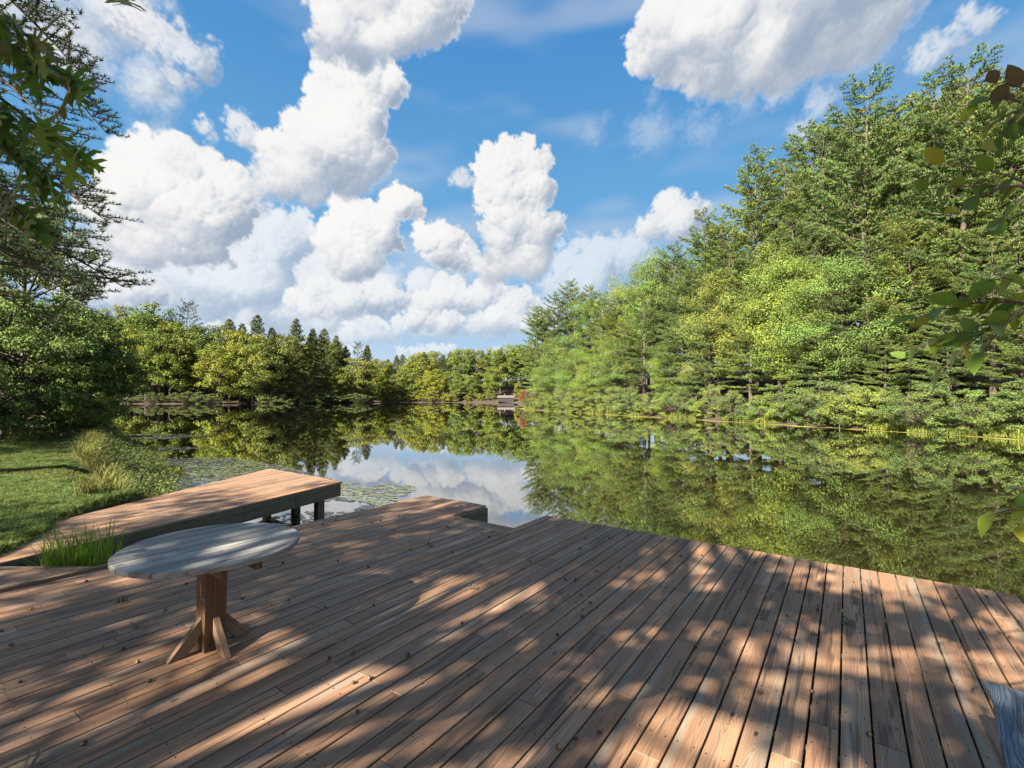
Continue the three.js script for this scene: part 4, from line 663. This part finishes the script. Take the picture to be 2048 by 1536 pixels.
// ---------------------------------------------------------------- green tuft between pier and deck
{
  const R = rng(64), t = thing('grass_tuft', 'clump of long bright green grass blades between the pier and the deck', 'grass');
  t.position.copy(at(-5.0, -0.24, 5.42));
  const m = leafMat([0.15, 0.25, 0.02], 0.4), geos = [0, 1, 2, 3, 4].map((k) => { const b = new Buf(), n = 7, L = 0.5 + k * 0.07, w = 0.016 + 0.002 * (k % 3), c = shadeOf(R, 0.2, 0.15); for (let i = 0; i <= n; i++) { const s = i / n, x = 0.12 * (1 + k * 0.45) * s * s * L, y = L * (s - 0.22 * s * s * (k * 0.25)), ww = w * (1 - s * s); b.v(x, y, -ww / 2, c); b.v(x, y, ww / 2, c); if (i) b.i.push(i * 2 - 2, i * 2 - 1, i * 2, i * 2 - 1, i * 2 + 1, i * 2); } return b.geo(); });
  for (let i = 0; i < 230; i++) { const g = part('grass_blade', geos[Math.floor(R() * 5)], m, t), a = R() * 6.28, r = Math.sqrt(R()); g.position.set(Math.cos(a) * r * 0.3 + 0.06, 0, Math.sin(a) * r * 0.16 - Math.cos(a) * r * 0.1); g.rotation.set((R() - 0.5) * 0.5, R() * 6.28, (R() - 0.5) * 0.7); g.scale.setScalar(0.7 + R() * 0.45); }
}
// ---------------------------------------------------------------- stakes, sign post, chair, far hut, bench
{
  const rust = new THREE.MeshStandardMaterial({ color: C(0.14, 0.05, 0.035), roughness: 0.8, metalness: 0.3 }), dark = new THREE.MeshStandardMaterial({ color: C(0.03, 0.022, 0.018), roughness: 0.9 });
  for (const [x, far, h, w, mt, lb, tilt] of [[-6.93, 8.25, 0.36, 0.045, rust, 'short rusty red steel stake at the edge of the pier', 0.02], [-8.62, 10.9, 0.72, 0.06, dark, 'dark leaning wooden stake among the bank weeds', -0.09]]) {
    const s = thing('stake', lb, 'stake'); s.position.copy(at(x, heightAt(x, far) - 0.15, far)); s.rotation.z = tilt;
    part('shaft', new THREE.CylinderGeometry(w / 2, w / 2 * 0.9, h, 7).translate(0, h / 2, 0), mt, s); part('cap', new THREE.CylinderGeometry(w * 0.42, w * 0.58, 0.025, 7).translate(0, h + 0.012, 0), mt, s);
  }
  const sp = thing('sign_post', 'pale wooden post with a small white sign at the right edge', 'sign'); sp.position.copy(at(5.08, 0, 4.62)); sp.rotation.y = DECK_TURN;
  part('post', timber(-0.045, 0.045, -2.2, 0.66, -0.045, 0.045, 'y'), woodMat(postTex, [1.1, 1.2, 1.0]), sp);
  const cv = document.createElement('canvas'); cv.width = 128; cv.height = 160; const cx = cv.getContext('2d'); cx.fillStyle = '#f4f2f0'; cx.fillRect(0, 0, 128, 160); cx.fillStyle = '#c02a58'; cx.fillRect(0, 62, 128, 40); cx.fillStyle = '#222'; for (let i = 0; i < 5; i++) { cx.fillRect(8, 110 + i * 10, 96 - (i % 3) * 22, 4); cx.fillRect(8, 12 + i * 10, 100 - (i % 2) * 30, 3); }
  const ct = new THREE.CanvasTexture(cv); ct.colorSpace = THREE.SRGBColorSpace;
  const pl = part('sign_plate', new THREE.BoxGeometry(0.012, 0.34, 0.26), new THREE.MeshStandardMaterial({ map: ct, roughness: 0.5 }), sp); pl.position.set(-0.052, 0.5, 0.06);

  // garden chair whose left arm reaches into the lower right corner
  const ch = thing('garden_chair', 'weathered blue grey wooden chair arm in the lower right corner', 'chair'), W = woodMat(armTex, [0.42, 0.43, 0.45], 0.7, 0.002); ch.position.copy(at(2.105, 0, 2.13)); ch.rotation.y = Math.PI / 2 - 42 * Math.PI / 180;
  const arm = (z, s) => {     // local x: forward; the arm is a paddle narrowing to the back
    const sh = new THREE.Shape(); sh.moveTo(0.015, -0.062); sh.quadraticCurveTo(0.03, 0, 0.012, 0.085); sh.lineTo(-0.30, 0.085); sh.quadraticCurveTo(-0.5, 0.08, -0.72, 0.03); sh.lineTo(-0.72, -0.04); sh.quadraticCurveTo(-0.4, -0.045, -0.2, -0.04); sh.quadraticCurveTo(-0.08, -0.04, 0.015, -0.062);
    const g = new THREE.ExtrudeGeometry(sh, { depth: 0.022, bevelEnabled: true, bevelSize: 0.004, bevelThickness: 0.003, bevelSegments: 2, curveSegments: 10 }); g.rotateX(Math.PI / 2); g.scale(1, 1, s);
    const p = g.attributes.position, uv = g.attributes.uv; for (let i = 0; i < p.count; i++) uv.setXY(i, p.getZ(i) / 0.14 + 0.5, p.getX(i) / 2.2 + 0.3); g.computeVertexNormals(); g.translate(0, 0.56, z); return g;
  };
  part('arm', arm(0.06, 1), W, ch); part('arm', arm(0.72, -1), W, ch);
  for (const z of [0.085, 0.67]) { part('leg', timber(-0.16, -0.065, 0.002, 0.531, z - 0.011, z + 0.011, 'y'), W, ch); part('leg', timber(-0.74, -0.66, 0.002, 0.531, z - 0.011, z + 0.011, 'y'), W, ch); }
  for (let i = 0; i < 6; i++) part('seat_slat', timber(-0.14 - i * 0.088, -0.065 - i * 0.088, 0.362 - i * 0.022, 0.382 - i * 0.022, 0.1, 0.655, 'z'), W, ch);
  for (const z of [0.14, 0.62]) { const g = timber(-0.66, 0, 0, 0.09, -0.012, 0.012, 'x'); g.rotateZ(0.24); g.translate(-0.07, 0.266, z); part('seat_rail', g, W, ch); }
  for (let i = 0; i < 6; i++) { const g = timber(-0.01, 0.01, 0, 0.82 - Math.abs(i - 2.5) * 0.035, -0.043, 0.043, 'y'); g.rotateZ(0.36); g.translate(-0.60, 0.22, 0.15 + i * 0.0915); part('back_slat', g, W, ch); }
  const g = timber(-0.02, 0.02, 0, 0.06, -0.33, 0.33, 'z'); g.translate(-0.75, 0.47, 0.378); part('back_rail', g, W, ch);

  // hut on the far shore
  const hut = thing('lake_hut', 'small dark hut with a pale roof on the shore at the end of the lake', 'hut'), hx = -3.4, hf = 266; hut.position.copy(at(hx, heightAt(hx, hf) - 0.3, hf)); hut.scale.set(0.85, 0.8, 0.85);
  const dk = new THREE.MeshStandardMaterial({ color: C(0.03, 0.024, 0.022), roughness: 0.9 }), rf = new THREE.MeshStandardMaterial({ color: C(0.1, 0.08, 0.076), roughness: 0.8 }), gl = new THREE.MeshStandardMaterial({ color: C(0.03, 0.03, 0.032), roughness: 0.35 });
  part('wall', new THREE.BoxGeometry(10.4, 2.6, 6).translate(0, 1.5, 0), dk, hut);
  const rs = new THREE.Shape([[-3.7, 3.0], [3.7, 3.0], [0, 4.7]].map((p) => new THREE.Vector2(...p))), rg = new THREE.ExtrudeGeometry(rs, { depth: 11.6, bevelEnabled: false }); rg.translate(0, 0.02, -5.8); rg.rotateY(Math.PI / 2); part('roof', rg, rf, hut);
  part('chimney', new THREE.BoxGeometry(0.7, 1.5, 0.7).translate(-1, 5.1, 0), rf, hut);
  for (const x of [-4, -2.2, -0.4, 1.4, 3.4]) part('window', new THREE.BoxGeometry(1.1, 1.2, 0.08).translate(x, 1.6, 3.03), gl, hut);
  // white bench on the left far shore
  const wm = new THREE.MeshStandardMaterial({ color: C(0.7, 0.68, 0.62), roughness: 0.6 }), bf = 214, bxx = -119.3, bn = thing('white_bench', 'small white bench on the grassy left far shore', 'bench'); bn.position.copy(at(bxx, heightAt(bxx, bf) - 0.02, bf)); bn.scale.setScalar(1.3);
  part('seat', new THREE.BoxGeometry(1.5, 0.08, 0.4).translate(0, 0.46, 0), wm, bn); for (const x of [-0.68, 0.68]) part('leg', new THREE.BoxGeometry(0.09, 0.42, 0.36).translate(x, 0.21, 0), wm, bn); part('backrest', new THREE.BoxGeometry(1.5, 0.34, 0.05).translate(0, 0.75, -0.2), wm, bn);
  // pale dead branch standing at the right shore
  const db = new Buf(), bx = 28.0, bz = 40.4, by = heightAt(bx, bz); tube(db, [[0, -0.4, 0], [0.12, 0.5, 0], [-0.05, 1.1, 0.1], [0.2, 1.7, 0]], [0.05, 0.045, 0.03, 0.012], 6); tube(db, [[0.02, 0.8, 0.05], [0.4, 1.2, 0.1], [0.6, 1.25, 0.1]], [0.03, 0.02, 0.008], 5);
  const dd = shadow(new THREE.Mesh(db.geo(true), BARK_PALE)); dd.name = 'dead_branch'; dd.position.copy(at(bx, by, bz)); scene.add(tag(dd, 'pale bare dead branch sticking up at the right waterline', 'branch'));
}
// ---------------------------------------------------------------- near pine at the left edge
{
  const R = rng(66), wood = new Buf(), fol = new Buf(), T = [-13.6, 9.4], o = { step: 0.19, tuftStep: 0.065, needle: 0.11, count: 12, width: 0.014, twigs: true, bare: 0.2 };
  const pts = [], rad = []; for (let i = 0; i <= 10; i++) { const t = i / 10; pts.push([T[0] + 0.5 * t * t, -0.2 + t * 17, -T[1] - 0.3 * t]); rad.push(0.26 * (1 - t * 0.85)); } tube(wood, pts, rad, 9);
  const reach = (h0, tip, k = 1) => { const s = [T[0] + 0.1, h0, -T[1]], d = [tip[0] - s[0], tip[1] - s[1], -tip[2] - s[2]], hor = Math.hypot(d[0], d[2]), a = Math.atan2(d[1], hor); bough(wood, fol, R, s, Math.atan2(d[2], d[0]), Math.hypot(hor, d[1]) * 1.03, a + 0.16, a - 0.16, { ...o, step: o.step * k }); };
  for (const [h, x, y, f] of [[12.6, -9.4, 9.1, 9.6], [11.8, -9.3, 8.2, 10.2], [10.4, -9.2, 7.3, 9.9], [9.2, -9.3, 6.2, 10.2], [8.4, -8.9, 5.9, 9.6], [7.6, -9.1, 5.3, 10.0], [6.6, -8.6, 4.45, 10.0], [5.9, -9.0, 4.2, 10.3], [7.0, -9.3, 4.9, 9.0], [6.2, -10.0, 4.2, 10.8], [5.2, -10.4, 3.6, 10.4], [13.6, -9.6, 10.4, 9.4]]) reach(h, [x, y, f]);
  for (let y = 5; y < 16.6; y += 0.55) for (let k = 0; k < 3; k++) { const az = R() * 6.28; if (Math.cos(az) > 0.55) continue; bough(wood, fol, R, [T[0] + 0.3, y, -T[1]], az, (17.6 - y) * 0.3 + 1.4, 0.05, 0.1, { ...o, step: 0.4, tuftStep: 0.24, needle: 0.17, width: 0.03 }); }
  const g = thing('near_pine', 'pine whose needled boughs hang in from the upper left edge', 'tree'); part('trunk', wood.geo(true), BARK, g); part('crown', fol.geo(), leafMat([0.075, 0.10, 0.045], 0.25), g, 'stuff');
}
// ---------------------------------------------------------------- oak over the deck and the beech by its right side
function leafShape(pts, seg) {
  const s = new THREE.Shape(); s.moveTo(0, 0); for (const [x, y] of pts) s.lineTo(x, y); for (let i = pts.length - 2; i >= 0; i--) s.lineTo(-pts[i][0], pts[i][1]); s.closePath(); return new THREE.ShapeGeometry(s, seg);
}
function bendLeaf(g, L, curl, fold, R) { const p = g.attributes.position; for (let i = 0; i < p.count; i++) { const x = p.getX(i), y = p.getY(i), t = y / L; p.setXYZ(i, x, y, Math.abs(x) * fold - curl * t * t * L + Math.sin(t * 7 + x * 60) * L * 0.012 * (1 + R())); } g.rotateX(-Math.PI / 2); g.computeVertexNormals(); return g; }   // tip towards -z, face up
const OAK = [[0.006, 0.012], [0.012, 0.03], [0.034, 0.03], [0.042, 0.044], [0.02, 0.05], [0.014, 0.06], [0.05, 0.064], [0.066, 0.09], [0.052, 0.092], [0.046, 0.084], [0.018, 0.084], [0.015, 0.098], [0.042, 0.112], [0.05, 0.132], [0.036, 0.126], [0.014, 0.122], [0.013, 0.134], [0.022, 0.15], [0.008, 0.148], [0, 0.165]];
const BEECH = [[0.006, 0.004], [0.018, 0.016], [0.0255, 0.034], [0.0265, 0.05], [0.021, 0.067], [0.011, 0.081], [0, 0.092]];
const RL = rng(81), oakGeo = [0.1, 0.25, 0.5, -0.1].map((c, i) => bendLeaf(leafShape(OAK), 0.165, c, 0.18 + i * 0.05, RL)), beechGeo = [0.15, 0.35, 0.05, 0.5].map((c, i) => bendLeaf(leafShape(BEECH), 0.092, c, 0.25 + i * 0.05, RL));
const plainLeaf = (c, t = 0.4, rough = 0.55) => new THREE.MeshPhysicalMaterial({ color: C(...c), roughness: rough, transmission: t, thickness: 0, side: THREE.DoubleSide, specularIntensity: 0.4 });
function aim(m, p, tip, roll) { m.position.copy(p); m.quaternion.setFromUnitVectors(V(0, 0, -1), tip.clone().normalize()); m.rotateZ(roll); }
{
  const R = rng(82), wood = new Buf(), fol = new Buf(), X = -8.6, F = -4.6, g = thing('oak_tree', 'oak whose lobed leaves hang in at the top left corner', 'tree');
  const pts = [], rad = []; for (let i = 0; i <= 8; i++) { const t = i / 8; pts.push([X + 0.4 * Math.sin(t * 3), -0.8 + t * 12, -F - 0.6 * t]); rad.push(0.3 * (1 - 0.75 * t)); } tube(wood, pts, rad, 10);
  const crown = (cx, cy, cf, rx, ry, rz, n, cr, lv) => { for (let i = 0; i < n; i++) { const d = unit(R), k = Math.pow(R(), 0.45), p = [cx + d[0] * rx * k, cy + d[1] * ry * k, -cf + d[2] * rz * k], r = cr * (0.6 + R() * 0.8); tube(wood, [pts[4 + Math.floor(R() * 5)], [mix(X, p[0], 0.6), mix(6, p[1], 0.6) + 0.6, mix(-F, p[2], 0.6)], p], [0.05, 0.03, 0.008], 4); clump(fol, R, p, r, Math.round(lv * r * r), 0.15, 0.6, shadeOf(R, 0.15, 0.1)); } };
  crown(-10.2, 8.8, -4.2, 3.5, 2.6, 2.7, 50, 0.82, 300); crown(-3.9, 5.9, -3.0, 2.7, 1.1, 1.8, 62, 0.3, 420); crown(-14.2, 8.6, -3.4, 3.0, 2.4, 3.2, 24, 0.75, 300);

  part('trunk', wood.geo(true), BARK, g); part('crown', fol.geo(), leafMat([0.075, 0.12, 0.03], 0.3), g, 'stuff');
  const mats = [[0.13, 0.23, 0.018], [0.10, 0.19, 0.018], [0.19, 0.26, 0.018], [0.08, 0.15, 0.02], [0.15, 0.14, 0.02]].map((c) => plainLeaf(c, 0.6, 0.85));
  const twig = new Buf(), hang = (a, b, n, spread) => {
    const A = V(...a), B = V(...b); tube(twig, [a, [mix(a[0], b[0], 0.5), mix(a[1], b[1], 0.5) + 0.08, mix(a[2], b[2], 0.5)], b], [0.012, 0.008, 0.003], 5);
    for (let i = 0; i < n; i++) { const t = 0.25 + 0.75 * (i + R() * 0.6) / n, p = A.clone().lerp(B, Math.min(1, t)); p.y += 0.08 * 4 * t * (1 - t) * 0.9; const d = B.clone().sub(A).normalize().multiplyScalar(0.7).add(V((R() - 0.5) * spread, -0.35 - R() * 0.55, (R() - 0.5) * spread)); const m = part('leaf', oakGeo[Math.floor(R() * 4)], mats[Math.floor(R() * mats.length)], g); aim(m, p.add(V((R() - 0.5) * 0.05, (R() - 0.5) * 0.05, (R() - 0.5) * 0.05)), d, (R() - 0.5) * 2.4); m.scale.setScalar(0.95 + R() * 0.5); }
  };
  hang([-3.0, 3.7, -2.2], [-2.02, 3.30, -2.15], 24, 1.1); hang([-3.0, 3.5, -2.2], [-2.05, 2.98, -2.2], 26, 1.1); hang([-2.95, 3.3, -2.3], [-2.16, 2.82, -2.25], 24, 1.0); hang([-2.95, 3.15, -2.2], [-2.28, 2.66, -2.2], 20, 1.0); hang([-2.9, 3.8, -2.1], [-2.10, 3.40, -2.05], 18, 1.0); hang([-2.8, 4.1, -2.05], [-1.66, 3.62, -2.05], 6, 0.8);
  tube(wood, [pts[3], [-6, 4.6, 1.6], [-3.3, 3.8, -2.1]], [0.12, 0.07, 0.014], 6);
  g.children[0].geometry = wood.geo(true);
  part('twig', twig.geo(true), BARK, g);
}
{
  const R = rng(84), wood = new Buf(), g = thing('beech_sapling', 'beech sapling with oval leaves reaching in at the right edge', 'tree'), X = 2.52, F = 1.0, gy = heightAt(X, F);
  tube(wood, [[X, gy - 0.3, -F], [X + 0.05, 1.2, -F - 0.03], [X - 0.05, 2.6, -F - 0.05], [X + 0.05, 4.2, -F]], [0.045, 0.036, 0.026, 0.008], 8);
  const mats = [[0.13, 0.22, 0.022], [0.10, 0.18, 0.022], [0.19, 0.26, 0.022], [0.28, 0.27, 0.018], [0.12, 0.08, 0.035]].map((c) => plainLeaf(c, 0.5, 0.8)), pick = () => mats[[0, 0, 0, 0, 0, 0, 1, 1, 1, 1, 1, 2, 2, 2, 2, 2, 2, 3, 3, 4][Math.floor(R() * 20)]];
  
  const spray = (s, e, n, k = 1) => {
    const A = V(...s), B = V(...e), sag = (R() - 0.3) * 0.08, mid = A.clone().lerp(B, 0.5).add(V(0, sag + 0.02, 0.02)); const q = (t) => { const u = 1 - t; return V(u * u * A.x + 2 * u * t * mid.x + t * t * B.x, u * u * A.y + 2 * u * t * mid.y + t * t * B.y, u * u * A.z + 2 * u * t * mid.z + t * t * B.z); };
    const P = [0, 0.25, 0.5, 0.75, 1].map((t) => q(t).toArray()); tube(wood, P, [0.0045, 0.0035, 0.0028, 0.002, 0.0012], 5);
    for (let i = 0; i < n; i++) {
      const t = 0.12 + 0.88 * (i + 0.5) / n, p = q(t), side = i % 2 ? 1 : -1, d = B.clone().sub(A).normalize(), o = V(d.y * 0.2, side * (0.25 + R() * 0.55) - 0.15, side * 0.35 + (R() - 0.5) * 0.6).add(d.multiplyScalar(0.75 + R() * 0.4)).add(V((R() - 0.5) * 0.3, -0.1 - R() * 0.35, 0));
      const m = part('leaf', beechGeo[Math.floor(R() * 4)], pick(), g); aim(m, p, o, (R() - 0.5) * 2.2 + (R() < 0.5 ? 0.9 : -0.9)); m.scale.setScalar((0.5 + R() * 0.38) * k);
    }
  };
  const bough2 = (s, m, e) => {
    tube(wood, [s, m, e], [0.014, 0.009, 0.006], 6);
    for (let i = 0; i < 4; i++) { const t = 0.25 + i * 0.2, a = [0, 1, 2].map((k) => mix(s[k], m[k], t)); spray(a, [a[0] + 0.05 + R() * 0.22, a[1] + (R() - 0.5) * 0.3, a[2] + (R() < 0.5 ? -1 : 1) * (0.2 + R() * 0.15)], 6); }
  };
  for (let i = 0; i < 7; i++) { const y = 2.4 + i * 0.26, a = R() * 6.28, c = [X + Math.cos(a) * 0.1, y, -F + Math.sin(a) * 0.1]; spray(c, [X + 0.25 + R() * 0.4, y + 0.15, -F + (R() - 0.5) * 0.9], 7); }
  const S = (y) => [X - 0.02, y, -F - 0.03];
  bough2(S(2.55), [1.799, 2.534, -1.42], [1.61, 2.471, -1.42]);
  spray([1.61, 2.471, -1.42], [1.268, 2.479, -1.45], 6);
  spray([1.61, 2.471, -1.42], [1.353, 2.586, -1.5], 4);
  spray([1.61, 2.471, -1.42], [1.312, 2.375, -1.4], 4);
  spray([1.61, 2.471, -1.42], [1.396, 2.309, -1.38], 4);
  bough2(S(2.9), [1.689, 2.7, -1.35], [1.515, 2.652, -1.33]);
  spray([1.515, 2.652, -1.33], [1.322, 2.673, -1.33], 5);
  spray([1.515, 2.652, -1.33], [1.315, 2.569, -1.3], 6);
  spray([1.515, 2.652, -1.33], [1.318, 2.505, -1.28], 6);
  spray([1.515, 2.652, -1.33], [1.35, 2.71, -1.3], 4);
  bough2(S(2.2), [1.694, 2.161, -1.32], [1.483, 2.091, -1.32]);
  spray([1.483, 2.091, -1.32], [1.123, 1.957, -1.36], 10);
  spray([1.483, 2.091, -1.32], [1.189, 2.062, -1.4], 8);
  spray([1.483, 2.091, -1.32], [1.211, 1.902, -1.33], 7);
  spray([1.483, 2.091, -1.32], [1.275, 2.114, -1.36], 6);
  spray([1.483, 2.091, -1.32], [1.288, 1.935, -1.3], 6);
  spray([1.483, 2.091, -1.32], [1.329, 2.156, -1.3], 5);
  bough2(S(1.4), [1.689, 1.537, -1.35], [1.501, 1.53, -1.33]);
  spray([1.501, 1.53, -1.33], [1.351, 1.494, -1.35], 3);
  spray([1.501, 1.53, -1.33], [1.371, 1.558, -1.32], 2);
  spray([1.501, 1.53, -1.33], [1.371, 1.444, -1.3], 2);

  part('trunk', wood.geo(true), BARK_PALE, g);
}
// ---------------------------------------------------------------- fallen nuts and leaves on the deck
{
  const R = rng(86), nut = new THREE.LatheGeometry([[0, -0.011], [0.006, -0.010], [0.0105, -0.003], [0.0105, 0.003], [0.007, 0.009], [0.002, 0.0125], [0, 0.014]].map(([x, y]) => new THREE.Vector2(x, y)), 9), cap = new THREE.LatheGeometry([[0.0118, -0.003], [0.012, -0.006], [0.009, -0.0125], [0.002, -0.014], [0, -0.0175]].map(([x, y]) => new THREE.Vector2(x, y)), 9);
  const nutM = [[0.20, 0.10, 0.04], [0.28, 0.17, 0.06], [0.10, 0.045, 0.02]].map((c) => new THREE.MeshStandardMaterial({ color: C(...c), roughness: 0.4 })), capM = new THREE.MeshStandardMaterial({ color: C(0.07, 0.04, 0.022), roughness: 0.9 });
  let n = 0;
  for (let i = 0; i < 2000 && n < 95; i++) {
    const a = 0.3 + R() * 5.9, b = -6.3 + R() * 7.4; if (a > 5.1 && b > -5.1 && b < -3.8) continue;
    const x = a * Math.sin(ALPHA) + b * Math.cos(ALPHA), far = a * Math.cos(ALPHA) - b * Math.sin(ALPHA);
    if (far < 2.2 || Math.abs(x) > far * 1.09 || Math.hypot(x + 2.22, far - 3.52) < 0.34) continue;
    const g = thing('acorn', 'small brown acorn lying loose on the deck planks', 'acorn', 'acorns scattered on the deck'); part('nut', nut, nutM[Math.floor(R() * 3)], g); part('cup', cap, capM, g);
    g.position.copy(at(x, 0.0108, far)); g.rotation.set(Math.PI / 2 + (R() - 0.5) * 0.3, 0, R() * 6.28, 'YXZ'); g.rotation.y = R() * 6.28; g.scale.setScalar(0.85 + R() * 0.35); n++;
  }
  const dry = [[0.12, 0.09, 0.045], [0.07, 0.045, 0.02], [0.09, 0.095, 0.04], [0.13, 0.105, 0.065]].map((c) => plainLeaf(c, 0.15, 0.8)), dead = [0.9, 1.2, 0.7].map((c, i) => { const g = bendLeaf(leafShape(OAK), 0.165, 0.02, c, RL); return g; });
  for (const [x, far, s, lb, k, turn] of [[-2.97, 3.77, 0.75, 'curled pale dry leaf beside the table foot', 3, 0.6], [-3.42, 4.27, 0.7, 'dark dry leaf behind the table foot on the left', 1, 2.2], [-0.32, 4.53, 0.6, 'greenish dry leaf in the middle of the deck', 2, 1.2], [2.80, 3.87, 0.85, 'long pale green leaf on the right part of the deck', 2, 1.7], [-0.72, 3.41, 0.45, 'small brown curled leaf near the middle of the deck', 1, 2.9], [-2.30, 2.34, 1.0, 'large pale dry leaf at the bottom left edge', 3, 1.4], [-2.68, 7.29, 0.6, 'pale leaf near the left lake edge of the deck', 3, 0.3], [0.92, 5.03, 0.5, 'small green leaf below the lake edge of the deck', 2, 2.2], [2.34, 3.64, 0.4, 'small brown leaf on the sunlit right planks', 1, 0.9], [-0.96, 5.79, 0.45, 'dark curled leaf near the notch of the deck', 1, 1.1]]) {
    const m = shadow(new THREE.Mesh(dead[k % 3], dry[k])); m.name = named('dry_leaf'); m.position.copy(at(x, 0.006, far)); m.rotation.y = turn; m.scale.setScalar(s); scene.add(tag(m, lb, 'leaf'));
  }
  const pl = shadow(new THREE.Mesh(dead[0], dry[3])); pl.name = named('dry_leaf'); pl.position.copy(at(-6.05, 0.006, 6.39)); pl.rotation.y = 2; scene.add(tag(pl, 'pale dry leaf lying on the pier planks', 'leaf'));
}
console.log('details');
renderer.render(scene, camera);
